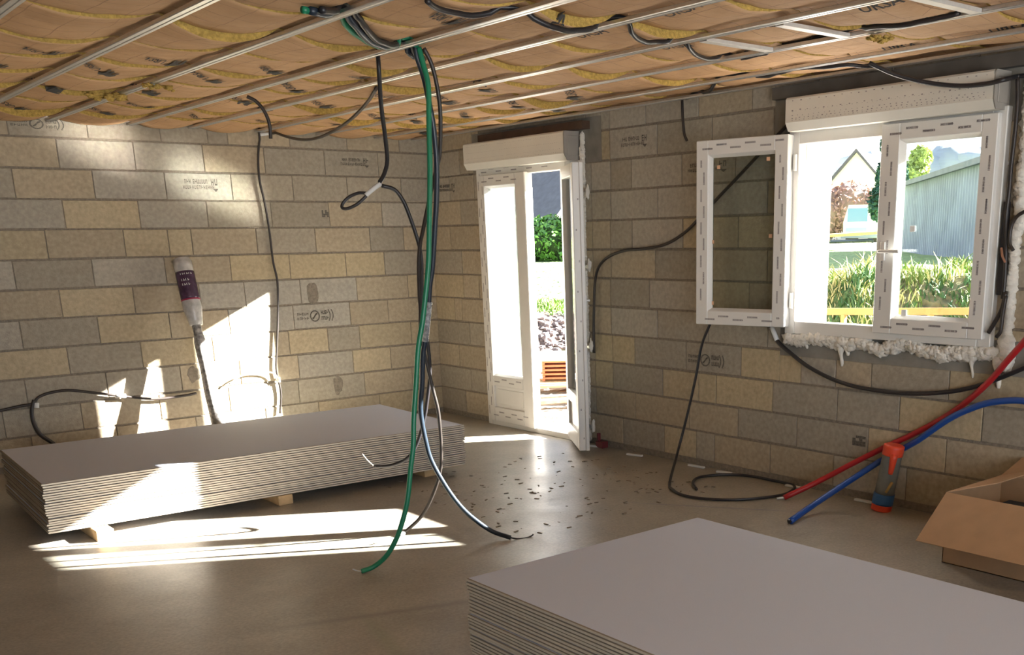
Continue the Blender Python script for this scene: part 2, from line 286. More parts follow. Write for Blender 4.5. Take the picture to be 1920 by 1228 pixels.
# kraft paper: tan with thin printed grid lines
def kraft():
    m = bpy.data.materials.new('kraft_paper'); m.use_nodes = True; t = m.node_tree; b = t.nodes['Principled BSDF']
    b.inputs['Roughness'].default_value = 0.75; b.inputs['Specular IOR Level'].default_value = 0.3
    tc = t.nodes.new('ShaderNodeTexCoord'); sp = t.nodes.new('ShaderNodeSeparateXYZ'); t.links.new(tc.outputs['Object'], sp.inputs[0])
    def line(sock, per, wdt):
        d = t.nodes.new('ShaderNodeMath'); d.operation = 'DIVIDE'; d.inputs[1].default_value = per; t.links.new(sock, d.inputs[0])
        f = t.nodes.new('ShaderNodeMath'); f.operation = 'FRACT'; t.links.new(d.outputs[0], f.inputs[0])
        l = t.nodes.new('ShaderNodeMath'); l.operation = 'LESS_THAN'; l.inputs[1].default_value = wdt/per; t.links.new(f.outputs[0], l.inputs[0])
        return l.outputs[0]
    a = line(sp.outputs['X'], 0.155, 0.004); c = line(sp.outputs['Y'], 0.13, 0.004)
    mx = t.nodes.new('ShaderNodeMath'); mx.operation = 'MAXIMUM'; t.links.new(a, mx.inputs[0]); t.links.new(c, mx.inputs[1])
    n = t.nodes.new('ShaderNodeTexNoise'); n.inputs['Scale'].default_value = 5; n.inputs['Detail'].default_value = 5; t.links.new(tc.outputs['Object'], n.inputs['Vector'])
    mm = t.nodes.new('ShaderNodeMath'); mm.operation = 'MULTIPLY'; t.links.new(mx.outputs[0], mm.inputs[0]); t.links.new(n.outputs[0], mm.inputs[1])
    cr = t.nodes.new('ShaderNodeValToRGB'); cr.color_ramp.elements[0].position = 0.3; cr.color_ramp.elements[0].color = (0.50, 0.30, 0.155, 1)
    cr.color_ramp.elements[1].position = 0.7; cr.color_ramp.elements[1].color = (0.60, 0.37, 0.20, 1); t.links.new(n.outputs[0], cr.inputs[0])
    mix = t.nodes.new('ShaderNodeMixRGB'); mix.inputs[2].default_value = (0.20, 0.11, 0.06, 1)
    t.links.new(mm.outputs[0], mix.inputs[0]); t.links.new(cr.outputs[0], mix.inputs[1]); t.links.new(mix.outputs[0], b.inputs['Base Color'])
    n2 = t.nodes.new('ShaderNodeTexNoise'); n2.inputs['Scale'].default_value = 9; n2.inputs['Detail'].default_value = 5; t.links.new(tc.outputs['Object'], n2.inputs['Vector'])
    bp = t.nodes.new('ShaderNodeBump'); bp.inputs['Strength'].default_value = 0.5; bp.inputs['Distance'].default_value = 0.03
    t.links.new(n2.outputs[0], bp.inputs['Height']); t.links.new(bp.outputs[0], b.inputs['Normal'])
    return m
M['kraft'] = kraft()

# polished screed floor
def floor_mat():
    m = bpy.data.materials.new('concrete_screed'); m.use_nodes = True; t = m.node_tree; b = t.nodes['Principled BSDF']
    tc = t.nodes.new('ShaderNodeTexCoord')
    def nz(scale, det=6, rough=0.55):
        n = t.nodes.new('ShaderNodeTexNoise'); n.inputs['Scale'].default_value = scale; n.inputs['Detail'].default_value = det; n.inputs['Roughness'].default_value = rough
        t.links.new(tc.outputs['Object'], n.inputs['Vector']); return n
    n = nz(2.6, 7, 0.6); cr = t.nodes.new('ShaderNodeValToRGB')
    cr.color_ramp.elements[0].position = 0.3; cr.color_ramp.elements[0].color = (0.28, 0.25, 0.205, 1)
    cr.color_ramp.elements[1].position = 0.72; cr.color_ramp.elements[1].color = (0.40, 0.36, 0.295, 1)
    t.links.new(n.outputs[0], cr.inputs[0])
    f = nz(70, 3); mr = t.nodes.new('ShaderNodeMapRange'); mr.inputs[1].default_value = 0.3; mr.inputs[2].default_value = 0.7; mr.inputs[3].default_value = 0.82; mr.inputs[4].default_value = 1.14
    t.links.new(f.outputs[0], mr.inputs[0]); hs = t.nodes.new('ShaderNodeHueSaturation'); t.links.new(cr.outputs[0], hs.inputs['Color']); t.links.new(mr.outputs[0], hs.inputs['Value'])
    col = hs.outputs[0]
    # chalk-line remains: (x0,y0)-(x1,y1), width, colour
    sp = t.nodes.new('ShaderNodeSeparateXYZ'); t.links.new(tc.outputs['Object'], sp.inputs[0])
    def math_(op, a, bb=None):
        q = t.nodes.new('ShaderNodeMath'); q.operation = op
        for i, s_ in enumerate((a, bb)):
            if s_ is None: continue
            if isinstance(s_, (int, float)): q.inputs[i].default_value = s_
            else: t.links.new(s_, q.inputs[i])
        return q.outputs[0]
    for (cx, cy, ang, hl, hw, cc, st) in ((-3.43, -5.02, 2.2, 0.05, 0.008, (0.05, 0.05, 0.22, 1), 0.8), (-3.2, -4.75, 1.35, 0.42, 0.035, (0.17, 0.22, 0.12, 1), 0.35), (-0.75, -4.15, -1.0, 0.5, 0.006, (0.10, 0.10, 0.25, 1), 0.7), (-3.0, -4.4, -0.35, 0.5, 0.03, (0.10, 0.09, 0.085, 1), 0.4)):
        dx = math_('SUBTRACT', sp.outputs['X'], cx); dy = math_('SUBTRACT', sp.outputs['Y'], cy)
        u = math_('ADD', math_('MULTIPLY', dx, math.cos(ang)), math_('MULTIPLY', dy, math.sin(ang)))
        v = math_('SUBTRACT', math_('MULTIPLY', dy, math.cos(ang)), math_('MULTIPLY', dx, math.sin(ang)))
        e = math_('ADD', math_('POWER', math_('DIVIDE', u, hl), 4.0), math_('POWER', math_('DIVIDE', math_('ABSOLUTE', v), hw), 2.0))
        k = math_('MULTIPLY', math_('POWER', 2.718, math_('MULTIPLY', e, -1.0)), st)
        k = math_('MULTIPLY', k, math_('ADD', f.outputs[0], 0.4))
        mx = t.nodes.new('ShaderNodeMixRGB'); t.links.new(k, mx.inputs[0]); t.links.new(col, mx.inputs[1]); mx.inputs[2].default_value = cc; col = mx.outputs[0]
    t.links.new(col, b.inputs['Base Color'])
    rn = nz(2.2, 4, 0.5); r2 = t.nodes.new('ShaderNodeMapRange'); r2.inputs[1].default_value = 0.35; r2.inputs[2].default_value = 0.7; r2.inputs[3].default_value = 0.31; r2.inputs[4].default_value = 0.42
    t.links.new(rn.outputs[0], r2.inputs[0]); t.links.new(r2.outputs[0], b.inputs['Roughness'])
    b.inputs['Specular IOR Level'].default_value = 0.5
    bn = nz(14, 6); bp = t.nodes.new('ShaderNodeBump'); bp.inputs['Strength'].default_value = 0.16; bp.inputs['Distance'].default_value = 0.01
    t.links.new(bn.outputs[0], bp.inputs['Height']); t.links.new(bp.outputs[0], b.inputs['Normal'])
    return m
M['floor'] = floor_mat()

# ------------------------------------------------------------------ floor, rear walls, upper ceiling
def structure(mb, name, mats, smooth=False):
    o = mb.build(name, mats, smooth=smooth); o['kind'] = 'structure'; return o
m = MB(); m.box((-8.3, -11.3, FZ-0.2), (0.3, 0.3, FZ)); structure(m, 'floor', M['floor'])
m = MB(); m.box((-8.3, -11.3, 2.62), (0.3, 0.3, 2.8)); structure(m, 'ceiling', M['wood'])
# rear wall with the wide patio opening behind the camera; side wall far left
m = MB()
m.box((-8.3, -11.3, FZ), (-7.2, -11.0, 2.62)); m.box((-1.2, -11.3, FZ), (0.3, -11.0, 2.62)); m.box((-7.2, -11.3, 2.15), (-1.2, -11.0, 2.62))
structure(m, 'wall_rear', M['wall_plain'])
m = MB(); m.box((-8.3, -14.6, 2.45), (0.3, -11.3, 2.62)); structure(m, 'sun_block_slab', M['wood'])  # unseen overhang added to keep the sun out of the rear opening
m = MB(); m.box((-8.3, -11.0, FZ), (-8.0, 0.0, 2.62)); structure(m, 'wall_far_left', M['wall_plain'])

# ------------------------------------------------------------------ block walls
LJ = {-1: [-3.2, -2.71, -2.22, -1.88, -1.73, -1.24, -0.75, -0.27], 0: [-2.92, -2.42, -1.93, -1.46, -0.96, -0.48],
 1: [-3.22, -2.72, -2.23, -1.74, -1.25, -0.78, -0.28], 2: [-2.94, -2.44, -1.95, -1.45, -0.96, -0.48],
 3: [-3.08, -2.57, -2.26, -2.09, -1.59, -1.1, -0.61, -0.29], 4: [-3.31, -2.81, -2.31, -1.82, -1.34, -0.85, -0.49],
 5: [-3.05, -2.56, -2.08, -1.73, -1.27, -0.77, -0.28], 6: [-3.33, -2.83, -2.33, -1.88, -1.35, -0.85, -0.49],
 7: [-3.54, -3.06, -2.56, -2.03, -1.41, -1.07, -0.78, -0.28], 8: [-3.36, -2.83, -2.3, -1.84, -1.35, -0.86, -0.5],
 9: [-3.53, -3.03, -2.48, -1.95, -1.37, -0.77, -0.3], 10: [-3.38, -2.81, -2.23, -1.67, -1.21, -0.64]}
RJ = {-1: [-0.3, -0.8, -1.3, -1.8, -2.15, -2.41, -2.78, -3.27, -3.72], 0: [-0.5, -2.2, -2.41, -2.89, -3.39, -3.89], 1: [-0.33, -0.7, -2.2, -2.41, -2.63, -3.12, -3.59],
 2: [-0.48, -2.2, -2.41, -2.89, -3.36], 3: [-0.3, -0.75, -2.2, -2.4, -2.63, -3.13, -3.62], 4: [-0.46, -2.2, -2.4, -2.86, -3.37], 5: [-0.46, -0.7, -2.39, -2.8, -3.27, -3.72],
 6: [-0.3, -0.42, -2.2, -2.39, -2.88, -3.37, -3.88], 7: [-0.52, -2.2, -2.4, -2.64, -3.16, -3.66, -4.15, -4.41, -4.66, -5.16], 8: [-0.33, -2.2, -2.4, -2.93, -3.28, -3.44, -3.93, -4.43, -4.86, -5.37],
 9: [-0.5, -2.2, -2.64, -3.19, -3.64, -4.13, -4.66, -5.17, -5.64], 10: [-0.4, -2.5, -2.94, -3.26, -3.43, -3.92, -4.42, -4.93, -5.43]}
random.seed(4)
YEL = (0.47, 0.385, 0.25, 1); TAN = (0.425, 0.35, 0.245, 1); GRY = (0.355, 0.315, 0.25, 1); LGT = (0.41, 0.375, 0.315, 1)
def blockcol(row, prob_yellow):
    c = random.choice((YEL, TAN, TAN)) if random.random() < prob_yellow else random.choice((GRY, GRY, LGT))
    k = random.uniform(0.92, 1.08); g_ = (0.405, 0.345, 0.26); return tuple((c[i]*0.72+g_[i]*0.28)*k for i in range(3))+(1,)
SPECIAL = {('L', 6, -1.35): LGT, ('L', 1, -2.23): LGT, ('L', 0, -0.96): GRY, ('L', 3, -3.5): YEL, ('R', 7, -3.16): GRY, ('L', 4, -1.34): YEL, ('L', 4, -0.85): YEL,
           ('R', 7, -3.66): YEL, ('R', 7, -2.4): YEL, ('R', 8, -3.44): YEL, ('R', 9, -2.64): TAN, ('R', 8, -3.93): GRY, ('R', 8, -4.43): GRY, ('R', 9, -4.13): GRY, ('R', 8, -4.86): YEL, ('L', 5, -1.27): LGT, ('L', 5, -1.73): LGT}
def row_blocks(joints, end):
    js = [0.0]+sorted(joints, reverse=True)
    while js[-1] > end: js.append(js[-1]-0.495)
    js[-1] = end
    return [(js[i+1], js[i]) for i in range(len(js)-1) if js[i]-js[i+1] > 0.02]
def subtract(rects, hole):
    out = []
    a0, a1, z0, z1 = hole
    for (p0, p1, q0, q1) in rects:
        if p1 <= a0 or p0 >= a1 or q1 <= z0 or q0 >= z1: out.append((p0, p1, q0, q1)); continue
        if p0 < a0: out.append((p0, a0, q0, q1))
        if p1 > a1: out.append((a1, p1, q0, q1))
        m0, m1 = max(p0, a0), min(p1, a1)
        if q0 < z0: out.append((m0, m1, q0, z0))
        if q1 > z1: out.append((m0, m1, z1, q1))
    return [r for r in out if r[1]-r[0] > 0.015 and r[3]-r[2] > 0.015]
WT = 0.27
def block_wall(name, JT, end, holes, smooth_rects, to_world, key):
    m = MB()
    # mortar core, cut around the openings
    core = [(end, 0.0, FZ, 2.62)]
    for h in holes: core = subtract(core, h)
    def wbox(a0, a1, z0, z1, d0, d1, mi, col=None, bev=0):
        p = to_world(a0, d0, z0); q = to_world(a1, d1, z1)
        m.box([min(p[i], q[i]) for i in range(3)], [max(p[i], q[i]) for i in range(3)], mi=mi, col=col, bev=bev)
    for (a0, a1, z0, z1) in core: wbox(a0, a1, z0, z1, -WT, 0.0, 1)
    for k in range(-2, 11):
        z0, z1 = 0.2*(10-k), 0.2*(11-k)
        js = JT.get(k)
        if js is None: js = [x-0.24 for x in JT[k+1]]
        for (a0, a1) in row_blocks(js, end):
            col = blockcol(k, 0.18 if k < 3 else 0.62)
            for (kk, kr, ka), cc in SPECIAL.items():
                if kk == key and kr == k and abs(a1 - ka) < 0.03: col = cc
            for (kk, kr, ka), cc in SPECIAL.items():
                if kk == key and kr == k and abs(a0 - ka) < 0.03 and (kk, kr, round(a1, 2)) not in SPECIAL: col = cc
            jz = random.uniform(-0.002, 0.002)
            rc = [(a0+0.003, a1-0.003, z0+0.007+jz, z1-0.007+jz)]
            for h in holes+smooth_rects: rc = subtract(rc, h)
            for r in rc: wbox(r[0], r[1], r[2], r[3], -0.01, 0.005+random.uniform(-0.001, 0.0015), 0, col, 0.0028)
    for (a0, a1, z0, z1) in smooth_rects:
        rc = [(a0, a1, z0, z1)]
        for h in holes: rc = subtract(rc, h)
        for r in rc: wbox(r[0], r[1], r[2], r[3], -0.01, 0.003, 2)
    return structure(m, name, [M['block'], M['mortar'], M['concrete_smooth']])
DOOR = (-1.99, -0.87, FZ, 2.0); WIN = (-5.33, -4.11, 0.94, 2.0)
wl = block_wall('wall_left', LJ, -8.0, [], [], lambda a, d, z: (a, -d, z), 'L')
wr = block_wall('wall_right', RJ, -11.0, [DOOR, WIN], [(-5.75, -3.98, 0.765, 0.94), (-5.75, -3.9, 2.0, 2.26), (-2.32, -0.7, 2.0, 2.3)], lambda a, d, z: (-d, a, z), 'R')
# outer reveals (rendered white), 0.3 m deep
m = MB()
for (a0, a1, z0, z1) in (DOOR, WIN):
    m.box((0.03, a1-0.004, z0), (WT+0.002, a1+0.002, z1)); m.box((0.03, a0-0.002, z0), (WT+0.002, a0+0.004, z1)); m.box((0.03, a0, z1-0.004), (WT+0.002, a1, z1+0.002))
m.box((0.03, WIN[0], 0.93), (0.33, WIN[1], 0.944)); m.box((0.0, DOOR[0], FZ-0.02), (0.33, DOOR[1], FZ+0.004))
structure(m, 'trim_1', M['render_white'])
# dark timber over the door box and a dark strip painted as shade over the window box
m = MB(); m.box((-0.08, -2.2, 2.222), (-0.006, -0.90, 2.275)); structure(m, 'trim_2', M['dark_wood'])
m = MB(); m.box((-0.06, -5.7, 2.235), (-0.006, -3.92, 2.30)); structure(m, 'shade_strip', mat('painted_gap_shade', (0.11, 0.095, 0.08, 1), 0.95, nscale=6, namt=0.3))

# ---- stamps on blocks (ink marks a hair proud of the block face)
def stamp_strokes(parent, plane, a0, a1, z0, z1, seed, style):
    rnd = random.Random(seed); m = MB(); D = 0.0068
    def rect(u0, u1, v0, v1):
        A = a0+(a1-a0)*u0; B = a0+(a1-a0)*u1; Cz = z0+(z1-z0)*v0; Dz = z0+(z1-z0)*v1
        if plane == 'L': m.box((min(A, B), -D-0.0006, Cz), (max(A, B), -D, Dz))
        else: m.box((-D-0.0006, min(A, B), Cz), (-D, max(A, B), Dz))
    def glyph(u, wd, v0, v1):
        k = rnd.randint(0, 4); t = wd*0.24; h = v1-v0
        rect(u, u+t, v0, v1)
        if k in (0, 1, 3): rect(u+wd-t, u+wd, v0, v1)
        if k in (1, 2): rect(u, u+wd, v1-h*0.22, v1)
        if k in (2, 3): rect(u, u+wd, v0, v0+h*0.22)
        if k in (0, 2, 4): rect(u, u+wd, v0+h*0.4, v0+h*0.6)
    if style == 'text':
        for i in range(3): glyph(0.07+i*0.06, 0.045, 0.62, 0.95)
        for i in range(7): glyph(0.30+i*0.058, 0.045, 0.62, 0.95)
        glyph(0.80, 0.07, 0.5, 1.0); glyph(0.90, 0.07, 0.5, 1.0)
        for i in range(14): glyph(0.02+i*0.062, 0.042, 0.2, 0.48)
        for i in range(5): rect(0.84+i*0.013, 0.98-i*0.013, 0.2-i*0.045, 0.245-i*0.045)
    elif style == 'norm':
        for i in range(5):
            glyph(i*0.062, 0.045, 0.62, 0.85); glyph(i*0.062, 0.045, 0.22, 0.45)
        for j in range(24):
            t0 = 2*math.pi*j/24; u = 0.46+0.115*math.cos(t0); v = 0.5+0.46*math.sin(t0); rect(u-0.016, u+0.016, v-0.055, v+0.055)
        for j in range(9):
            q = j/8; u = 0.40+0.12*q; v = 0.30+0.40*(0.5-0.5*math.cos(math.pi*q)); rect(u-0.013, u+0.013, v-0.07, v+0.07)
        for (u, v0, v1) in ((0.63, 0.6, 0.95), (0.68, 0.6, 0.95), (0.73, 0.6, 0.95), (0.78, 0.6, 0.95), (0.63, 0.1, 0.42), (0.68, 0.1, 0.42), (0.73, 0.1, 0.42), (0.78, 0.1, 0.42)): glyph(u, 0.04, v0, v1)
        for c in (0.80, 0.88):
            for j in range(9):
                q = -1+2*j/8; u = c+0.07*math.cos(q*1.1); v = 0.5+0.46*q; rect(u-0.012, u+0.012, v-0.06, v+0.06)
    else:
        for i in range(4):
            for j in range(4):
                if rnd.random() < 0.72: rect(i*0.25, i*0.25+0.24, j*0.25, j*0.25+0.24)
    o = world_part(m, 'block_stamp', M['stamp'], parent); return o
stamp_strokes(wl, 'L', -2.11, -1.84, 1.862, 1.955, 1, 'text')
stamp_strokes(wl, 'L', -0.826, -0.564, 2.07, 2.145, 2, 'text')
stamp_strokes(wl, 'L', -1.32, -0.99, 0.855, 0.945, 3, 'norm')
stamp_strokes(wl, 'L', -1.025, -0.966, 1.68, 1.734, 4, 'code')
stamp_strokes(wl, 'L', -3.18, -2.84, 2.25, 2.315, 5, 'norm')
stamp_strokes(wr, 'R', -2.528, -2.795, 2.062, 2.14, 6, 'text')
stamp_strokes(wr, 'R', -3.172, -3.524, 1.864, 1.932, 7, 'text')
stamp_strokes(wr, 'R', -3.184, -3.528, 0.645, 0.725, 8, 'norm')
stamp_strokes(wr, 'R', -4.552, -4.646, 0.277, 0.338, 9, 'code')
stamp_strokes(wr, 'R', -0.152, -0.42, 1.867, 1.94, 10, 'text')
# mortar patches on the left wall
m = MB()
for (cx, cz, rx, rz, sd) in ((-1.17, 1.08, 0.06, 0.09, 1), (-1.02, 0.32, 0.045, 0.085, 2), (-2.2, 0.52, 0.05, 0.06, 3)):
    pts = []
    for k in range(16):
        a = 2*math.pi*k/16; rr = 1+0.5*noise.noise(Vector((math.cos(a)*1.5+sd*3, math.sin(a)*1.5, 0)))
        pts.append((cx+rx*rr*math.cos(a), -0.0085, cz+rz*rr*math.sin(a)))
    n0 = len(m.v); m.v += pts; m.face(range(n0, n0+16))
    m.v += [(p[0], -0.004, p[2]) for p in pts]
    for k in range(16): m.face((n0+k, n0+(k+1) % 16, n0+16+(k+1) % 16, n0+16+k))
world_part(m, 'mortar_patch', M['mortar'], wl)

# ------------------------------------------------------------------ film marks helper (protective-film print on the PVC)
def film_marks(mb, Mx, u0, u1, v0, v1, horizontal=True, gap=0.095, lw=0.068, lh=0.009, seed=0, off=0.0007):
    """rows of tiny strokes in the local plane of Mx (x right, y up, z out)"""
    rnd = random.Random(seed)
    L = (u1-u0) if horizontal else (v1-v0); p = 0.02+rnd.random()*0.03; row = 0
    while p < L-0.03:
        w_ = min(lw, L-p-0.01); q = p
        base = (0.30, 0.62)[row % 2]; row += 1
        while q < p+w_:
            s_ = 0.0045
            if horizontal: a, b, c, d = u0+q, u0+q+s_, v0+(v1-v0)*base, v0+(v1-v0)*base+lh
            else: a, b, c, d = u0+(u1-u0)*base, u0+(u1-u0)*base+lh, v0+q, v0+q+s_
            mb.box((a, c, 0), (b, d, off), M=Mx)
            if rnd.random() < 0.6:
                if horizontal: mb.box((a, c+lh*0.35, 0), (b+0.003, c+lh*0.65, off), M=Mx)
                else: mb.box((a+lh*0.35, c, 0), (a+lh*0.65, d+0.003, off), M=Mx)
            q += 0.0072
        p += gap+rnd.random()*0.01

def profile_frame(m, Mx, u0, u1, v0, v1, wl_, wr_, wb, wt, d0, d1, bev=0.004):
    m.box((u0, v0, d0), (u0+wl_, v1, d1), M=Mx, bev=bev); m.box((u1-wr_, v0, d0), (u1, v1, d1), M=Mx, bev=bev)
    m.box((u0+wl_, v0, d0), (u1-wr_, v0+wb, d1), M=Mx, bev=bev); m.box((u0+wl_, v1-wt, d0), (u1-wr_, v1, d1), M=Mx, bev=bev)
def beads(m, Mx, u0, u1, v0, v1, d0, d1, b=0.016):
    """sloped glazing bead around an opening u0..u1, v0..v1"""
    for (p, q, r_, s_) in (((u0, v0), (u1, v0), (u1-b, v0+b), (u0+b, v0+b)), ((u1, v0), (u1, v1), (u1-b, v1-b), (u1-b, v0+b)), ((u1, v1), (u0, v1), (u0+b, v1-b), (u1-b, v1-b)), ((u0, v1), (u0, v0), (u0+b, v0+b), (u0+b, v1-b))):
        m.quad(Mx @ Vector((*p, d1)), Mx @ Vector((*q, d1)), Mx @ Vector((*r_, d0)), Mx @ Vector((*s_, d0)))

# ------------------------------------------------------------------ door 1 (french door, right leaf open)
door = empty('door_1', (0, -1.43, FZ)); door['kind'] = 'structure'
MW = frame_matrix((0, 0, 0), (0, -1, 0), (0, 0, 1), (-1, 0, 0))      # u = -y, v = z, out = into the room (-x)
m = MB(); profile_frame(m, MW, 0.80, 2.02, FZ, 2.05, 0.065, 0.065, 0.045, 0.085, -0.02, 0.045); world_part(m, 'door_frame', M['pvc'], door)
m = MB(); film_marks(m, frame_matrix((-0.0452, 0, 0), (0, -1, 0), (0, 0, 1), (-1, 0, 0)), 0.80, 0.865, 0.0, 2.0, False, seed=2)
film_marks(m, frame_matrix((-0.0452, 0, 0), (0, -1, 0), (0, 0, 1), (-1, 0, 0)), 0.85, 1.9, 1.975, 2.04, True, seed=3); world_part(m, 'film_print', M['film_ink'], door)
# fixed (closed) left leaf
lf = empty('closed_leaf', (0, 0, 0)); lf.parent = door
m = MB(); U0, U1 = 0.855, 1.435
profile_frame(m, MW, U0, U1, 0.0, 1.975, 0.075, 0.085, 0.12, 0.085, 0.0, 0.065); m.box((U0+0.075, 0.30, 0.0), (U1-0.085, 0.385, 0.065), M=MW, bev=0.004)
m.box((U1-0.02, 0.0, 0.0), (U1+0.06, 1.975, 0.078), M=MW, bev=0.006); beads(m, MW, U0+0.075, U1-0.085, 0.385, 1.89, 0.03, 0.06)
world_part(m, 'leaf_frame', M['pvc'], lf)
m = MB(); m.box((U0+0.07, 0.115, 0.02), (U1-0.08, 0.305, 0.045), M=MW); m.box((U0+0.10, 0.145, 0.04), (U1-0.11, 0.275, 0.050), M=MW, bev=0.004); world_part(m, 'lower_panel', M['pvc'], lf)
m = MB(); m.box((U0+0.07, 0.38, 0.028), (U1-0.08, 1.895, 0.034), M=MW); world_part(m, 'glass_pane', M['glass'], lf)
m = MB(); Mf = frame_matrix((-0.0652, 0, 0), (0, -1, 0), (0, 0, 1), (-1, 0, 0))
film_marks(m, Mf, U0+0.02, U1-0.02, 1.90, 1.97, True, seed=4); film_marks(m, Mf, U0+0.02, U1-0.02, 0.02, 0.11, True, seed=5, gap=0.08); film_marks(m, Mf, U0+0.05, U1-0.1, 0.31, 0.38, True, seed=6); film_marks(m, Mf, U0+0.01, U0+0.07, 0.1, 1.9, False, seed=7)
world_part(m, 'film_print', M['film_ink'], lf)
# open right leaf, hinged at the right jamb
ol = empty('open_leaf', (0, 0, 0)); ol.parent = door
HX, HY = -0.05, -1.955
dv = Vector((-0.345, -0.585, 0)).normalized(); nv = Vector((dv.y, -dv.x, 0))    # nv: outer face normal side
MO = frame_matrix((HX, HY, 0), dv, (0, 0, 1), dv.cross(Vector((0, 0, 1))))
m = MB(); LWd = 0.60
profile_frame(m, MO, 0.0, LWd, 0.0, 1.975, 0.085, 0.085, 0.12, 0.085, -0.03, 0.035); m.box((0.085, 0.30, -0.03), (LWd-0.085, 0.385, 0.035), M=MO, bev=0.004)
m.box((LWd-0.005, 0.0, -0.038), (LWd+0.012, 1.975, -0.012), M=MO, bev=0.003); world_part(m, 'leaf_frame', M['pvc'], ol)
m = MB(); m.box((0.08, 0.115, -0.012), (LWd-0.08, 0.305, 0.015), M=MO); world_part(m, 'lower_panel', M['pvc'], ol)
m = MB(); m.box((0.08, 0.38, 0.0), (LWd-0.08, 1.895, 0.006), M=MO); world_part(m, 'glass_pane', M['glass'], ol)
m = MB(); film_marks(m, frame_matrix(tuple(Vector((HX, HY, 0))+dv*(LWd+0.0005)), dv.cross(Vector((0, 0, 1))), (0, 0, 1), dv), -0.02, 0.03, 0.05, 1.9, False, seed=9, lw=0.012, gap=0.2); world_part(m, 'film_print', M['film_ink'], ol)
m = MB(); m.box((LWd-0.06, 0.98, -0.05), (LWd-0.03, 1.10, -0.038), M=MO, bev=0.003); m.box((LWd-0.16, 1.05, -0.075), (LWd-0.04, 1.068, -0.062), M=MO, bev=0.004); m.tube([MO @ Vector((LWd-0.045, 1.06, -0.045)), MO @ Vector((LWd-0.045, 1.06, -0.072))], 0.008)
world_part(m, 'door_handle', M['galv_white'], ol, label='small grey lever handle')
for zc in (0.35, 1.05, 1.75):
    m = MB(); m.tube([(HX+0.012, HY-0.012, zc-0.04), (HX+0.012, HY-0.012, zc+0.04)], 0.011, 10); world_part(m, 'hinge', M['pvc'], ol)

# ------------------------------------------------------------------ window 1
win = empty('window_1', (0, -4.72, 0.9)); win['kind'] = 'structure'
m = MB(); profile_frame(m, MW, 4.045, 5.40, 0.905, 2.065, 0.075, 0.075, 0.075, 0.085, -0.02, 0.045); world_part(m, 'window_frame', M['pvc'], win)
# closed right sash
rs = empty('closed_sash', (0, 0, 0)); rs.parent = win
m = MB(); S0, S1, T0, T1 = 4.70, 5.37, 0.945, 2.035
profile_frame(m, MW, S0, S1, T0, T1, 0.115, 0.085, 0.085, 0.085, 0.0, 0.075); beads(m, MW, S0+0.115, S1-0.085, T0+0.085, T1-0.085, 0.035, 0.07, 0.018)
world_part(m, 'sash_frame', M['pvc'], rs)
m = MB(); m.box((S0+0.11, T0+0.08, 0.03), (S1-0.08, T1-0.08, 0.036), M=MW); world_part(m, 'glass_pane', M['glass'], rs)
m = MB(); Mf = frame_matrix((-0.0753, 0, 0), (0, -1, 0), (0, 0, 1), (-1, 0, 0))
film_marks(m, Mf, S0+0.02, S1-0.02, T1-0.08, T1-0.01, True, seed=11, lh=0.012); film_marks(m, Mf, S0+0.02, S1-0.02, T0+0.01, T0+0.075, True, seed=12, lh=0.012)
film_marks(m, Mf, S0+0.01, S0+0.10, T0+0.1, T1-0.1, False, seed=13, lh=0.012); film_marks(m, Mf, S1-0.08, S1-0.01, T0+0.1, T1-0.1, False, seed=14, lh=0.012)
world_part(m, 'film_print', M['film_ink'], rs)
m = MB(); m.box((S0+0.035, 1.335, 0.075), (S0+0.065, 1.435, 0.087), M=MW, bev=0.003); m.tube([MW @ Vector((S0+0.05, 1.385, 0.08)), MW @ Vector((S0+0.05, 1.385, 0.115))], 0.008)
m.box((S0+0.04, 1.376, 0.108), (S0+0.175, 1.394, 0.122), M=MW, bev=0.004); world_part(m, 'window_handle', M['galv_white'], rs, label='small lever handle turned sideways')
# open left sash, hinged at the left jamb and folded back along the wall
os_ = empty('open_sash', (0, 0, 0)); os_.parent = win
hs = Vector((-0.075, -4.085, 0)); tip = Vector((-0.205, -3.475, 0)); du = (hs-tip).normalized(); SW = (hs-tip).length
MS = frame_matrix(tuple(tip), du, (0, 0, 1), du.cross(Vector((0, 0, 1))))   # u from tip to hinge
m = MB(); profile_frame(m, MS, 0.0, SW, T0, T1, 0.085, 0.085, 0.085, 0.085, -0.035, 0.035); beads(m, MS, 0.085, SW-0.085, T0+0.085, T1-0.085, 0.0, 0.03, 0.016)
m.box((-0.012, T0, -0.035), (0.002, T1, -0.012), M=MS, bev=0.003); world_part(m, 'sash_frame', M['pvc'], os_)
m = MB(); m.box((0.08, T0+0.08, -0.006), (SW-0.08, T1-0.08, 0.0), M=MS); world_part(m, 'glass_pane', M['glass'], os_)
m = MB(); Mf = MS @ Matrix.Translation((0, 0, 0.0353))
film_marks(m, Mf, 0.02, SW-0.02, T1-0.075, T1-0.01, True, seed=21, lh=0.011); film_marks(m, Mf, 0.02, SW-0.02, T0+0.01, T0+0.07, True, seed=22, lh=0.011)
film_marks(m, Mf, 0.012, 0.075, T0+0.1, T1-0.1, False, seed=23, lh=0.011); film_marks(m, Mf, SW-0.075, SW-0.01, T0+0.1, T1-0.1, False, seed=24, lh=0.011)
world_part(m, 'film_print', M['film_ink'], os_)
M['sticker'] = mat('glass_sticker', (0.75, 0.45, 0.28, 1), 0.8)
m = MB()
for (u, v) in ((0.14, T1-0.155), (SW-0.145, T1-0.125), (0.10, T0+0.5), (SW-0.12, T0+0.53), (0.10, T0+0.13)): m.box((u-0.011, v-0.011, 0.0), (u+0.011, v+0.011, 0.004), M=MS, bev=0.001)
world_part(m, 'cork_pad', M['sticker'], os_, label='small peach coloured square pads on the glass')
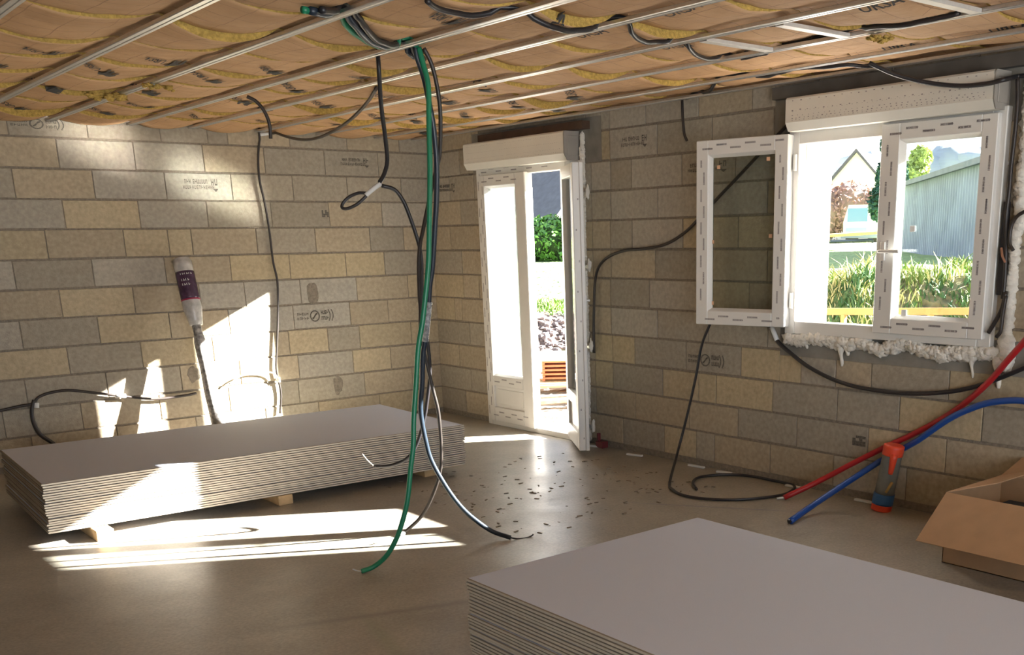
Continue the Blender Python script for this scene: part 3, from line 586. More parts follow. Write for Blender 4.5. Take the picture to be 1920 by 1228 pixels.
for zc in (1.10, 1.88):
    m = MB(); m.tube([(-0.055, -4.10, zc-0.045), (-0.055, -4.10, zc+0.045)], 0.012, 10); world_part(m, 'hinge', M['pvc'], os_)
m = MB()
for (u, v) in ((S0+0.20, 1.50), (S0+0.175, 1.06)): m.box((u-0.016, v-0.016, 0.036), (u+0.016, v+0.016, 0.041), M=MW, bev=0.002)
world_part(m, 'cork_pad', M['white_tape'], rs, label='white pads on the glass')

# ------------------------------------------------------------------ roller shutter boxes
def shutter_box(y0, y1, z0, z1, d, label, dots):
    root = empty('roller_shutter_box', (0, (y0+y1)/2, z0)); tag(root, label, 'shutter box', 'roller shutter boxes over the openings')
    m = MB(); b = 0.045
    prof = [(-0.005, z1), (-d+0.01, z1), (-d, z1-0.01), (-d, z0+b), (-d+b*0.55, z0), (-0.005, z0)]
    n0 = len(m.v)
    for y in (y0, y1): m.v += [(p[0], y, p[1]) for p in prof]
    L = len(prof)
    for i in range(L-1): m.face((n0+i, n0+i+1, n0+L+i+1, n0+L+i))
    m.face([n0+i for i in range(L)]); world_part(m, 'box_shell', M['pvc_box'], root)
    m = MB(); n0 = 0
    for y in (y1-0.001, y1-0.006): m.v += [(p[0]+(0.002 if p[0] < -0.1 else 0), y, p[1]) for p in prof]
    m.face([i for i in range(L)]); m.face([L+i for i in range(L)][::-1])
    for i in range(L): m.face((i, (i+1) % L, L+(i+1) % L, L+i))
    m.box((-d+0.03, y1-0.012, z0+0.03), (-0.02, y1-0.005, z1-0.03), bev=0.003)
    world_part(m, 'end_cap', M['pvc_end'], root, label='grey end cap')
    m = MB(); rnd = random.Random(5)
    for (zr, st, sz) in dots:
        y = y0-0.05
        while y > y1+0.03:
            s_ = sz*rnd.uniform(0.6, 1.2); z = z0+zr*(z1-z0)+rnd.uniform(-0.002, 0.002)
            m.box((-d-0.0008, y-s_, z-s_*0.5), (-d-0.0001, y+s_, z+s_*0.6)); y -= st*rnd.uniform(0.85, 1.15)
    world_part(m, 'printed_dots', M['film_ink'], root)
    return root
shutter_box(-0.79, -2.075, 2.018, 2.215, 0.15, 'long beige roller shutter box above the open glazed door', ((0.85, 0.022, 0.002), (0.62, 0.022, 0.002), (0.40, 0.022, 0.002), (0.28, 0.02, 0.0022)))
shutter_box(-4.10, -5.375, 2.045, 2.222, 0.15, 'dotted white roller shutter box above the open window', ((0.88, 0.055, 0.0042), (0.60, 0.052, 0.0045), (0.57, 0.03, 0.002), (0.44, 0.036, 0.0032), (0.37, 0.03, 0.004), (0.31, 0.028, 0.003)))

# ------------------------------------------------------------------ expanding foam
def foam_strip(points, r, seed, squash=(1, 1, 1), n=1):
    m = MB(); rnd = random.Random(seed)
    for (x, y, z, s_) in points: m.blob((x, y, z), r*s_, squash, 0.28, rnd.randint(0, 999), 8, 10)
    return m
rnd = random.Random(8)
pts = []
for i in range(64):
    y = -4.07-i*0.0215; low = 0.842+0.03*noise.noise(Vector((y*5, 0, 0)))-0.03*math.exp(-((y+4.72)/0.07)**2)-0.015*math.exp(-((y+5.1)/0.2)**2)
    pts.append((-0.018, y, low+0.03, rnd.uniform(0.8, 1.25))); pts.append((-0.03, y+0.01, low+0.045, rnd.uniform(0.7, 1.0)))
foam = empty('expanding_foam', (-0.02, -4.7, 0.78)); tag(foam, 'lumpy white foam bead with drips under the open window', 'foam')
world_part(foam_strip(pts, 0.033, 3, (0.8, 1.1, 1.0)), 'foam_bead', M['foam'], foam, smooth=True)
for (y, z0, z1, r0) in ((-4.46, 0.86, 0.735, 0.022), (-4.50, 0.86, 0.80, 0.025), (-5.30, 0.85, 0.74, 0.016), (-5.45, 0.86, 0.70, 0.03), (-4.20, 0.87, 0.82, 0.02)):
    m = MB(); P = [Vector((-0.022, y+0.006*math.sin(5*t), z0+(z1-z0)*t)) for t in [i/8 for i in range(9)]]
    m.tube(P, r0, 9, rf=lambda t, r0=r0: r0*(1-0.75*t)*(1+0.25*math.sin(9*t))); world_part(m, 'foam_drip', M['foam'], foam, smooth=True)
pts = []
for i in range(60):
    z = 0.83+i*0.0225; k = 1.5 if z < 0.95 else 1.0
    pts.append((-0.012, -5.475-(0.012 if z > 1.5 else 0)+0.012*noise.noise(Vector((z*4, 1, 0))), z, rnd.uniform(0.8, 1.15)*k))
put(foam_strip(pts, 0.03, 4, (0.9, 1.0, 1.1)), 'expanding_foam', M['foam'], 'tall white foam bead running up the right side of the window', 'foam', smooth=True)
pts = [(-0.008, -2.115+0.008*noise.noise(Vector((z*3, 5, 0))), z, rnd.uniform(0.85, 1.15)) for z in [0.0+0.024*i for i in range(92)]]
m = foam_strip(pts, 0.024, 6, (0.9, 0.9, 1.2)); m.box((-0.035, -2.105, FZ), (-0.003, -2.03, 2.02), bev=0.004)
put(m, 'expanding_foam', M['foam'], 'pale foam seam running down the right side of the door frame', 'foam', smooth=False)
m = foam_strip([(-0.008, -0.79+0.006*noise.noise(Vector((z*3, 5, 0))), z, rnd.uniform(0.5, 1.0)) for z in [0.3+0.05*i for i in range(34)]], 0.016, 7, (0.7, 0.7, 1.5))
put(m, 'expanding_foam', M['foam'], 'thin foam seam along the left side of the door frame', 'foam', smooth=True)
# fixing brackets right of the door
for i, (z, lab) in enumerate(((1.79, 'top'), (1.28, 'second'), (0.70, 'third'), (0.10, 'lowest'))):
    root = empty('fixing_bracket', (-0.04, -2.15, z)); tag(root, 'small metal fixing bracket beside the open door, %s from the top' % ('topmost' if i == 0 else ('second' if i == 1 else ('third' if i == 2 else 'last'))) if False else ['topmost metal fixing bracket on the wall right of the door', 'metal fixing bracket where the dark cable curves beside the door', 'metal fixing bracket at mid height beside the open door leaf', 'lowest metal fixing bracket near the floor beside the door'][i], 'bracket', 'fixing brackets beside the door')
    m = MB(); m.box((-0.052, -2.21, z-0.012), (-0.036, -2.06, z+0.012), bev=0.003); world_part(m, 'metal_strap', M['galv'], root)
    m = MB(); m.blob((-0.045, -2.205, z+0.01), 0.02, (0.8, 0.7, 2.2), 0.3, i); world_part(m, 'foam_blob', M['foam'], root, smooth=True)

ORD = ['first','second','third','fourth','fifth','sixth','seventh','eighth','ninth','tenth','eleventh','twelfth','thirteenth','fourteenth','fifteenth','sixteenth','seventeenth','eighteenth','nineteenth','twentieth','twenty-first','twenty-second']
# ------------------------------------------------------------------ ceiling channels
CH = [-0.14, -0.49, -1.0, -1.5, -2.0, -2.43, -2.95, -3.43, -3.95, -4.45, -4.95, -5.45, -5.95, -6.45, -6.95, -7.45]
def channel_mesh(L, wd=0.047, h=0.018, t=0.0012):
    m = MB(); a = wd/2
    prof = [(-a+0.006, h), (-a, h-0.003), (-a, 0.003), (-a+0.003, 0), (-0.006, 0), (-0.003, 0.0022), (0.003, 0.0022), (0.006, 0), (a-0.003, 0), (a, 0.003), (a, h-0.003), (a-0.006, h)]
    n = len(prof)
    for y in (0, -L): m.v += [(p[0], y, p[1]) for p in prof]
    for i in range(n-1): m.face((i, i+1, n+i+1, n+i))
    m.v += [(p[0]*0.93, y, p[1]+0.0014 if p[1] < 0.01 else p[1]) for y in (0, -L) for p in prof]
    for i in range(n-1): m.face((2*n+i+1, 2*n+i, 3*n+i, 3*n+i+1))
    return m
names = ['nearest the right wall', 'second from the right wall', 'third from the right wall', 'fourth from the right wall', 'fifth from the right wall', 'sixth from the right wall, cables drop beside it', 'seventh from the right wall', 'eighth from the right wall', 'farthest left in view']
first = None
for i, x in enumerate(CH):
    if first is None:
        first = channel_mesh(10.9).build('ceiling_channel', M['galv']); o = first
    else:
        o = first.copy(); COL.objects.link(o)
    o.location = (x, -0.03, 2.3)
    tag(o, 'long galvanised ceiling channel, '+(names[i] if i < 8 else ORD[i]+' from the right wall'), 'ceiling channel', 'parallel ceiling channels')
for i, (x0, x1, y, lab) in enumerate(((-1.49, -1.01, -4.735, 'short pale metal cross strip nearest the window top, between two ceiling channels'), (-1.49, -1.01, -5.165, 'middle short pale metal cross strip between two ceiling channels'), (-1.49, -1.01, -5.785, 'short pale metal cross strip at the upper right corner'))):
    m = MB(); m.box((x0+0.02, y-0.022, 2.296), (x1-0.02, y+0.022, 2.299), bev=0.0008); m.box((x0+0.02, y-0.022, 2.299), (x1-0.02, y-0.020, 2.312)); m.box((x0+0.02, y+0.020, 2.299), (x1-0.02, y+0.022, 2.312))
    put(m, 'cross_strip', M['galv_white'], lab, 'metal strip', 'cross strips between ceiling channels')

# ------------------------------------------------------------------ insulation batts
YB = [-0.014, -0.55, -1.08, -1.62, -2.15, -2.66, -3.18, -3.75, -4.25, -4.76, -5.27, -5.8, -6.3, -6.8, -7.35, -7.9]
CHS = sorted([0.0]+CH+[-8.0])
def sag(b, x, y):
    y1, y0 = YB[b], YB[b+1]; v = min(1, max(0, (y1-y)/(y1-y0)))                 # v = 1 at the -y edge
    for i in range(len(CHS)-1):
        if CHS[i] <= x <= CHS[i+1]: break
    a, c = CHS[i], CHS[i+1]; t = min(1, max(0, (x-a)/(c-a)))
    A = 0.042+0.018*noise.noise(Vector((i*0.8, y*0.9, 3.0)))
    q = random.Random(b*131+i*17).random(); step = 0.034*max(0, q-0.5)/0.5+0.002      # how far this edge hangs below its neighbour
    A += step*v**2.5 - 0.006*(1-v)**3
    if b == 0: A += 0.02*(1-v)
    s_ = (math.sin(math.pi*t)**0.75)*A*min(1.0, (c-a)/0.45)
    n = 0.010*noise.noise(Vector((x*3.1, y*4.3, b)))+0.005*noise.noise(Vector((x*11, y*11, b*2)))
    z = 2.343 - s_ + n*min(1, 5*math.sin(math.pi*t))
    if -1.5 < x < -1.0:                                          # the cross strips hold the paper up
        for yc in (-4.735, -5.165, -5.785):
            k = max(0.0, 1-max(0.0, abs(y-yc)-0.035)/0.07); z = z+(max(z, 2.322)-z)*k
    return z
def under(p, r):
    b = find_batt(p[1])
    if b is None or p[0] > -0.03 or p[2] < 2.25: return Vector(p)
    near = min(abs(p[0]-c) for c in CH); z = sag(b, p[0], p[1])-r-0.004
    if near < 0.05: z = max(z, 2.32+r)
    return Vector((p[0], p[1], min(p[2], z) if near >= 0.05 else max(2.32+r, min(p[2], z))))
BN = ['against the far left block wall', 'second strip from the far wall', 'third strip from the far wall', 'fourth strip from the far wall', 'fifth strip from the far wall', 'sixth strip from the far wall', 'seventh strip from the far wall', 'eighth strip from the far wall', 'ninth strip from the far wall', 'tenth strip from the far wall', 'eleventh strip from the far wall', 'nearest strip at the top edge']
batts = []
for b in range(len(YB)-1):
    m = MB(); y1, y0 = YB[b]-0.003, YB[b+1]+0.003; NX, NY = 200, 9; x0, x1 = -7.98, -0.012
    for j in range(NY+1):
        for i in range(NX+1):
            x = x0+(x1-x0)*i/NX; y = y1+(y0-y1)*j/NY; m.v.append((x, y, sag(b, x, y)))
    W1 = NX+1
    for j in range(NY):
        for i in range(NX): m.face((j*W1+i, j*W1+i+1, (j+1)*W1+i+1, (j+1)*W1+i), 0)
    base = len(m.v)
    for j in (0, NY):
        for i in range(NX+1):
            p = m.v[j*W1+i]; m.v.append((p[0], p[1]+(0.006 if j else -0.004)*math.sin(i*1.7), 2.43))
    for i in range(NX):
        m.face((i+1, i, base+i, base+i+1), 1); q = NY*W1; m.face((q+i, q+i+1, base+W1+i+1, base+W1+i), 1)
        m.face((base+i, base+W1+i, base+W1+i+1, base+i+1), 1)
    o = m.build('insulation_batt', [M['kraft'], M['wool']], smooth=False)
    me = o.data; me.polygons.foreach_set('use_smooth', [True]*(NX*NY)+[False]*(len(me.polygons)-NX*NY))
    tag(o, 'kraft faced insulation strip above the channels, '+(BN[b] if b < 11 else ORD[b]+' strip from the far wall'), 'insulation', 'kraft faced insulation strips on the ceiling'); batts.append(o)
# printed lettering on the kraft paper
def text_data(s_, size):
    cu = bpy.data.curves.new('t', 'FONT'); cu.body = s_; cu.size = size; cu.resolution_u = 2; cu.offset = size*0.018
    ob = bpy.data.objects.new('t', cu); COL.objects.link(ob)
    dg = bpy.context.evaluated_depsgraph_get(); dg.update()
    me = bpy.data.meshes.new_from_object(ob.evaluated_get(dg))
    v = [tuple(p.co) for p in me.vertices]; f = [tuple(p.vertices) for p in me.polygons]
    bpy.data.objects.remove(ob); bpy.data.curves.remove(cu); bpy.data.meshes.remove(me)
    return v, f
def wrap_ok(b, x, y): return YB[b+1]+0.006 < y < YB[b]-0.006 and -7.9 < x < -0.03
def find_batt(y):
    for b in range(len(YB)-1):
        if YB[b+1] < y <= YB[b]: return b
    return None
TV, TF = text_data('URSA', 1.0)
BEAR = [(0, 0.35), (0.12, 0.55), (0.35, 0.62), (0.62, 0.6), (0.8, 0.72), (0.9, 0.78), (0.97, 0.68), (1.1, 0.58), (1.12, 0.5), (0.98, 0.45), (0.92, 0.3), (0.98, 0.0), (0.84, 0.0), (0.74, 0.28), (0.66, 0.0), (0.52, 0.0), (0.5, 0.3), (0.3, 0.3), (0.26, 0.0), (0.1, 0.0), (0.08, 0.22)]
prints = {}
def clamp_in(b, x, y): return (x, min(max(y, YB[b+1]+0.004), YB[b]-0.004))
def print_at(x, y, size, ux, uy, what):
    b = find_batt(y)
    if b is None: return
    m = MB(); prints.setdefault(b, []).append((m, what)); n0 = len(m.v)
    if what == 'text': V, Fc = TV, TF
    else: V, Fc = [(p[0], p[1], 0) for p in BEAR], [tuple(range(len(BEAR)))]
    for p in V:
        ky = 1.0 if abs(ux[0]) < 0.1 else 2.1
        X = x+(ux[0]*p[0]+uy[0]*p[1])*size*(1.0 if ky == 1.0 else 0.8); Y = y+(ux[1]*p[0]+uy[1]*p[1])*size*ky
        b2 = find_batt(Y); b2 = b if b2 is None else b2
        m.v.append((X, Y, min(sag(b2, X, Y), 2.343)-0.006))
    for f in Fc: m.face([n0+i for i in f])
# large lettering, read along the channels (towards the right of the picture)
for x in (-2.36, -1.90, -1.40, -0.93, -0.44):
    for y in (-4.965, -5.52, -6.07):
        print_at(x, y, 0.078, (0, -1), (-1, 0), 'text')
for x in (-1.90, -1.40, -0.93): print_at(x, -4.42, 0.078, (0, -1), (-1, 0), 'text')
# bear emblems with small lettering under them, turned diagonally
rnd = random.Random(12)
for (x, y) in ((-3.66, -2.36), (-3.53, -2.82), (-3.19, -2.42), (-3.25, -1.70), (-3.0, -2.83), (-2.77, -1.75), (-2.68, -2.47), (-2.5, -2.81), (-2.15, -2.3), (-3.19, -0.68), (-2.7, -0.68), (-2.11, -0.77), (-1.62, -2.38), (-1.15, -1.43), (-0.45, -1.14), (-0.62, -0.81),
               (-2.47, -4.44), (-2.10, -4.62), (-1.62, -0.75), (-1.15, -0.8), (-2.2, -1.7), (-1.7, -1.75), (-0.7, -1.8), (-1.2, -2.4), (-0.75, -2.5), (-0.3, -2.3), (-3.6, -1.2), (-2.6, -1.2), (-1.9, -1.25), (-0.8, -1.3), (-3.75, -0.6), (-2.05, -2.9), (-1.3, -2.95), (-0.7, -3.0), (-0.3, -0.6)):
    a = R(200+rnd.uniform(-8, 8)); ux = (math.cos(a), math.sin(a)); uy = (math.sin(a), -math.cos(a))
    print_at(x, y, 0.098, ux, uy, 'bear')
    print_at(x+ux[0]*0.12+uy[0]*-0.02, y+ux[1]*0.12-uy[1]*0.02, 0.055, ux, uy, 'text')
for b, L_ in prints.items():
    for m, what in L_: world_part(m, 'printed_lettering' if what == 'text' else 'printed_emblem', M['ink'], batts[b])
# loose tufts of yellow wool at torn places
for i, (x, y, s_, lab) in enumerate(((-3.03, -1.62, 0.05, 'loose tuft of yellow glass wool at the left of the ceiling'), (-2.92, -2.15, 0.035, 'torn curl of yellow glass wool higher up on the ceiling'), (-0.95, -5.28, 0.03, 'yellow glass wool tuft near the upper right ceiling strips'))):
    m = MB(); rn = random.Random(i)
    for k in range(26):
        d = Vector((rn.uniform(-1, 1)*2.2, rn.uniform(-1, 1), rn.uniform(-0.5, 0.6)))*s_
        m.blob((x+d.x, y+d.y, 2.285+d.z*0.5), s_*rn.uniform(0.2, 0.42), (1.5, 1, 0.7), 0.5, k, 5, 7)
    put(m, 'wool_tuft', M['wool'], lab, 'insulation tuft', smooth=True)

# ------------------------------------------------------------------ cables and pipes
def cable(name, key, r, mt, label, cat='cable', root=None, n=10, group=None):
    m = MB(); P_ = spline(PATHS[key]); m.tube([under(p, r) for p in P_] if P_[0].z > 2.25 or P_[-1].z > 2.25 else P_, r, n)
    if root is not None: return world_part(m, name, mt, root, smooth=True)
    return put(m, name, mt, label, cat, group, smooth=True)
def band(root, key_pts, r, mt, name='tape_wrap'):
    m = MB(); m.tube(spline(key_pts), r, 12); return world_part(m, name, mt, root, smooth=True)
g = empty('green_conduit', (-2.6, -3.9, FZ)); tag(g, 'green corrugated conduit hanging from the ceiling to the floor', 'cable')
cable('conduit', 'green', 0.012, M['green_pl'], None, root=g); cable('pull_wire', 'green_wire', 0.003, M['wire'], None, root=g)
g = empty('black_conduit', (-2.2, -3.8, FZ)); tag(g, 'thick blue-black conduit hanging to the floor, ending rightmost of the hanging bundle', 'cable')
cable('conduit', 'thick', 0.0125, M['blueblack'], None, root=g); cable('wire_end', 'thick_wire', 0.004, M['black_pl'], None, root=g)
tp = PATHS['thick']; band(g, [tp[10], tp[12]], 0.017, mat('clear_tape', (0.3, 0.3, 0.31, 1), 0.15, nscale=60, namt=0.6, bump=0.8, bscale=90)).name = 'tape_wrap'
g = empty('black_conduit', (-2.3, -3.6, FZ)); tag(g, 'thin dark cable of the hanging bundle ending on the sunlit floor', 'cable')
cable('conduit', 'strand', 0.0095, M['brown_pl'], None, root=g); cable('pull_wire', 'strand_wire', 0.0035, M['wire'], None, root=g)
sp_ = [Vector(p) for p in PATHS['strand_wire']]; band(g, [sp_[0], sp_[0].lerp(sp_[1], 0.9)], 0.012, M['white_tape'])
g = empty('black_conduit', (-2.3, -3.3, 1.7)); tag(g, 'black cable tied with white tape into a small loop at mid height', 'cable')
cable('conduit', 'loop_drop', 0.0105, M['black_pl'], None, root=g); cable('tape_neck', 'tie_neck', 0.011, M['white_tape'], None, root=g)
cable('loop_ring', 'loop_ring', 0.008, M['black_pl'], None, root=g); cable('conduit', 'loop_tail', 0.010, M['black_pl'], None, root=g); cable('pull_wire', 'tail_wire', 0.003, M['wire'], None, root=g)
cable('black_cable', 'swag', 0.010, M['brown_pl'], 'dark cable sagging from the ceiling across to the top of the left wall')
cable('black_cable', 'drop_short', 0.010, M['brown_pl'], 'short dark cable curving down out of the ceiling by the left wall top')
g = empty('grey_cable', (-1.5, -0.03, 0.14)); tag(g, 'thin dark cable running down the left wall into the sunlight', 'cable')
cable('conduit', 'wall_long', 0.0085, M['brown_pl'], None, root=g); wl_ = [Vector(p) for p in PATHS['wall_long']]
band(g, [wl_[0]+Vector((0.05, -0.01, 0.0)), wl_[0]+Vector((-0.02, 0, -0.01))], 0.012, M['white_tape']); band(g, [wl_[13]+Vector((0, 0, 0.02)), wl_[13]+Vector((0, 0, -0.02))], 0.015, M['white_tape'])
cable('grey_cable', 'wall_arc', 0.006, M['wire'], 'thin pale cable arching in the sun patch on the left wall')
g = empty('black_cable', (-3.0, -0.035, 0.35)); tag(g, 'dark cable running low along the left wall', 'cable')
cable('conduit', 'wall_low', 0.010, M['brown_pl'], None, root=g); cable('conduit', 'wall_branch', 0.014, M['brown_pl'], None, root=g)
lw_ = [Vector(p) for p in PATHS['wall_low']]; band(g, [lw_[8]+Vector((-0.03, 0, 0)), lw_[8]+Vector((0.04, 0, -0.005))], 0.015, M['white_tape']); wb_ = [Vector(p) for p in PATHS['wall_branch']]; band(g, [wb_[0]+Vector((0.01, 0, -0.02)), wb_[0]+Vector((0.005, 0, -0.055))], 0.019, M['white_tape'])
cable('black_cable', 'c1', 0.010, M['brown_pl'], 'dark cable curving across the right wall behind the open sash')
cable('black_cable', 'c2', 0.009, M['black_pl'], 'dark cable dropping below the open sash and looping on the floor')
g = empty('black_cable', (-0.04, -4.8, 0.6)); tag(g, 'long black cable sagging under the window', 'cable')
cable('conduit', 'c3', 0.012, M['black_pl'], None, root=g); c3 = [Vector(p) for p in PATHS['c3']]; band(g, [c3[1]+Vector((-0.002, 0.0, 0.015)), c3[2]], 0.015, M['white_tape'], 'tie')
cable('black_cable', 'c4', 0.011, M['black_pl'], 'black cable swinging across the front of the window shutter box')
cable('black_cable', 'c5', 0.0105, M['black_pl'], 'long black cable snaking above the ceiling channels')
cable('black_cable', 'c6', 0.0105, M['black_pl'], 'black cable on the ceiling strips beside the right wall top')
cable('black_cable', 'c7', 0.009, M['brown_pl'], 'short dark cable end hanging on the right wall near the ceiling')
cable('black_cable', 'c8', 0.0105, M['brown_pl'], 'dark cable running down the right edge of the window')
cable('black_cable', 'c9', 0.009, M['brown_pl'], 'short dark cable stub at the right edge beside the window')
cable('black_cable', 'c10', 0.011, M['brown_pl'], 'dark cable tail curling left at the window lower right corner')
cable('black_cable', 'c11', 0.010, M['brown_pl'], 'dark cable tail hanging at the window lower right corner')
cable('green_conduit', 'bundle_top_green', 0.013, M['green_pl'], 'green conduit lying over the ceiling channels at the top')
cable('black_conduit', 'bundle_top_dark', 0.015, M['blueblack'], 'blue-black conduit lying over the ceiling channels beside the green one')
cable('black_conduit', 'bundle_top_black', 0.013, M['black_pl'], 'black conduit lying over the ceiling channels, right of the bundle')
g = empty('red_pipe', (-0.2, -4.6, FZ)); tag(g, 'red plastic pipe rising from the floor to the right edge', 'pipe')
cable('pipe', 'red', 0.017, M['red_pl'], None, root=g)
a = Vector(PATHS['red'][0]); m = MB(); m.tube([a, a+Vector((-0.03, 0.03, -0.005))], 0.007, 8); world_part(m, 'pipe_end', M['white_tape'], g, smooth=True)
g = empty('blue_pipe', (-0.4, -4.8, FZ)); tag(g, 'blue plastic pipe rising from the floor to the right edge', 'pipe')
cable('pipe', 'blue', 0.0175, M['blue_pl'], None, root=g)
a = Vector(PATHS['blue'][0]); m = MB(); m.tube([a, a+Vector((-0.012, 0.004, -0.002))], 0.012, 10); world_part(m, 'pipe_end', M['black_pl'], g)
# foil strip tangle near the window's lower right edge
g = empty('shutter_strap_box', (-0.03, -5.43, 1.2)); tag(g, 'dark shutter strap channel on the right edge of the window', 'strap')
m = MB(); m.box((-0.05, -5.445, 1.17), (-0.025, -5.415, 1.62), bev=0.003); world_part(m, 'strap_channel', M['black_pl'], g)
m = MB(); m.tube([(-0.06, -5.43, 1.40), (-0.07, -5.445, 1.36), (-0.065, -5.46, 1.33)], 0.006, 8); world_part(m, 'wire_end', mat('copper', (0.35, 0.16, 0.09, 1), 0.5), g)

# ------------------------------------------------------------------ capped pipe stub leaning on the right wall
root = empty('capped_pipe', (-0.125, -4.865, FZ)); tag(root, 'grey pipe with orange-red cap and blue band standing at the right wall', 'pipe')
A = Vector((-0.135, -4.862, FZ+0.004)); B = Vector((-0.115, -4.915, 0.345)); ax = (B-A).normalized()
M['orange'] = mat('orange_tape', (0.75, 0.07, 0.025, 1), 0.45); M['greypipe'] = mat('grey_pipe', (0.16, 0.16, 0.14, 1), 0.6, nscale=20, namt=0.2); M['bluetape'] = mat('blue_tape', (0.03, 0.11, 0.28, 1), 0.5); M['brass'] = mat('brass_label', (0.45, 0.28, 0.08, 1), 0.5)
def seg(t0, t1, r0, r1, mi, name, mt, n=20, label=None):
    m = MB(); m.tube([A.lerp(B, t0), A.lerp(B, t0+(t1-t0)*0.15), A.lerp(B, t0+(t1-t0)*0.85), A.lerp(B, t1)], r0, n, rf=lambda t: r0+(r1-r0)*t); return world_part(m, name, mt, root, smooth=True, label=label)
seg(0.0, 0.10, 0.058, 0.058, 0, 'end_cap', M['orange'], label='orange-red bottom end'); seg(0.095, 0.26, 0.060, 0.059, 0, 'tape_band', M['bluetape'], label='blue band'); seg(0.25, 0.88, 0.056, 0.053, 0, 'pipe_body', M['greypipe'])
m = MB(); m.tube([A.lerp(B, t) for t in (0.84, 0.86, 0.95, 0.985, 1.0)], 0.06, 20, rf=lambda t: 0.058 if t < 0.6 else (0.058 if t < 0.8 else 0.045)); world_part(m, 'cap', M['orange'], root, smooth=True, label='orange-red cap')
m = MB(); sd = Vector((-0.2, -0.98, 0)).normalized(); m.tube([A.lerp(B, t)+sd*0.036+Vector((-0.03, 0, 0)) for t in (0.88, 0.8, 0.7, 0.62, 0.58)], 0.02, 10, rf=lambda t: 0.024*(1-0.5*t)); world_part(m, 'tape_drip', M['orange'], root, smooth=True)
m = MB(); m.tube([A.lerp(B, 0.30)+sd*0.035+Vector((-0.035, 0, 0)), A.lerp(B, 0.46)+sd*0.055+Vector((-0.018, 0, 0))], 0.008, 8); world_part(m, 'tag', M['brass'], root, smooth=True)

# ------------------------------------------------------------------ wrapped roll leaning on the left wall
root = empty('wrapped_roll', (-2.23, -0.52, FZ)); tag(root, 'tall roll in clear wrap with purple label leaning on the left wall', 'roll')
A = Vector((-2.20, -0.46, FZ+0.01)); B = Vector((-2.215, -0.10, 1.385)); M['wrap'] = mat('milky_wrap', (0.55, 0.53, 0.5, 1), 0.25, nscale=25, namt=0.25, bump=0.4, bscale=30); M['purple'] = mat('purple_label', (0.07, 0.035, 0.07, 1), 0.25, nscale=30, namt=0.4); M['speck'] = mat('speckled_roll', (0.34, 0.325, 0.30, 1), 0.55, nscale=38, namt=0.85)
M['magenta'] = mat('magenta_edge', (0.35, 0.02, 0.07, 1), 0.4)
def seg2(t0, t1, rf, name, mt, label=None, k=12, n=20):
    m = MB(); m.tube([A.lerp(B, t0+(t1-t0)*i/k) for i in range(k+1)], 0.05, n, rf=rf); return world_part(m, name, mt, root, smooth=True, label=label)
seg2(0.0, 0.68, lambda t: 0.057-0.019*t+0.003*math.sin(17*t)-0.010*max(0, 1-abs(t-0.93)*12), 'roll_body', M['speck'], 'grey speckled lower part')
seg2(0.66, 0.985, lambda t: 0.045+0.022*min(1, t*4) if t < 0.3 else 0.066, 'roll_sleeve', M['wrap'])
seg2(0.985, 1.0, lambda t: 0.066-0.012*t, 'roll_end', M['wrap'])
seg2(0.79, 0.93, lambda t: 0.0675, 'label', M['purple'], 'dark purple label'); seg2(0.785, 0.792, lambda t: 0.0682, 'label_edge', M['magenta'], 'magenta edge of the label')
m = MB(); rn = random.Random(3)
axr = (B-A).normalized(); fr = Vector((-0.3, -0.95, 0)); fr = (fr-axr*fr.dot(axr)).normalized(); sr = axr.cross(fr)
for row, (t, n_, s_) in enumerate(((0.915, 6, 0.7), (0.885, 4, 1), (0.862, 4, 1))):
    for k in range(n_):
        a = -0.5+k*0.22; c = A.lerp(B, t)+(fr*math.cos(a)+sr*math.sin(a))*0.0682
        m.tube([c-axr*0.008*s_, c+axr*0.008*s_], 0.0022, 5)
        if k % 2: m.tube([c-axr*0.008*s_, c+sr*0.008], 0.002, 5)
world_part(m, 'label_print', M['white_tape'], root)

# ------------------------------------------------------------------ plasterboard stacks
def board_mesh(Lx, Ly, t, slot_x, slot_y):
    m = MB(); a, b = Lx/2, Ly/2; e = 0.005
    P = [(-a+e, -b+e, 0), (a-e, -b+e, 0), (a-e, b-e, 0), (-a+e, b-e, 0), (-a, -b, 0.0022), (a, -b, 0.0022), (a, b, 0.0022), (-a, b, 0.0022), (-a, -b, t-0.0022), (a, -b, t-0.0022), (a, b, t-0.0022), (-a, b, t-0.0022), (-a+e, -b+e, t), (a-e, -b+e, t), (a-e, b-e, t), (-a+e, b-e, t)]
    m.v = P; m.face((3, 2, 1, 0), 0); m.face((12, 13, 14, 15), 0)
    for lvl in (0, 4, 8):
        for i in range(4):
            j = (i+1) % 4; m.face((lvl+i, lvl+j, lvl+4+j, lvl+4+i), (slot_y if i in (0, 2) else slot_x) if lvl == 4 else 3)
    return m
def stack(cx, cy, Lx, Ly, z0, n, t, rot, slot_x, slot_y, labels, group, seed, jit=0.004):
    rn = random.Random(seed); proto = None; z = z0
    jx = jy = 0
    for i in range(n):
        if proto is None: o = proto = board_mesh(Lx, Ly, t, slot_x, slot_y).build('plasterboard_sheet', [M['board_face'], M['board_edge'], M['board_end'], M['gap_shade']])
        else: o = proto.copy(); COL.objects.link(o)
        if i % 2 == 0 or rn.random() < 0.25: jx, jy = rn.uniform(-jit, jit)*1.6, rn.uniform(-jit, jit)
        if i == n-1: jx = jy = 0
        o.location = (cx+jx, cy+jy, z); o.rotation_euler = (0, 0, rot+rn.uniform(-0.0008, 0.0008))
        z += t+(0.0004 if (i % 2 == 0 or i % 5 == 3) else 0.0018)
        lab = labels[2] if i == n-1 else (labels[0] if i == 0 else labels[1] % ORD[n-1-i])
        tag(o, lab, 'plasterboard', group)
    return z
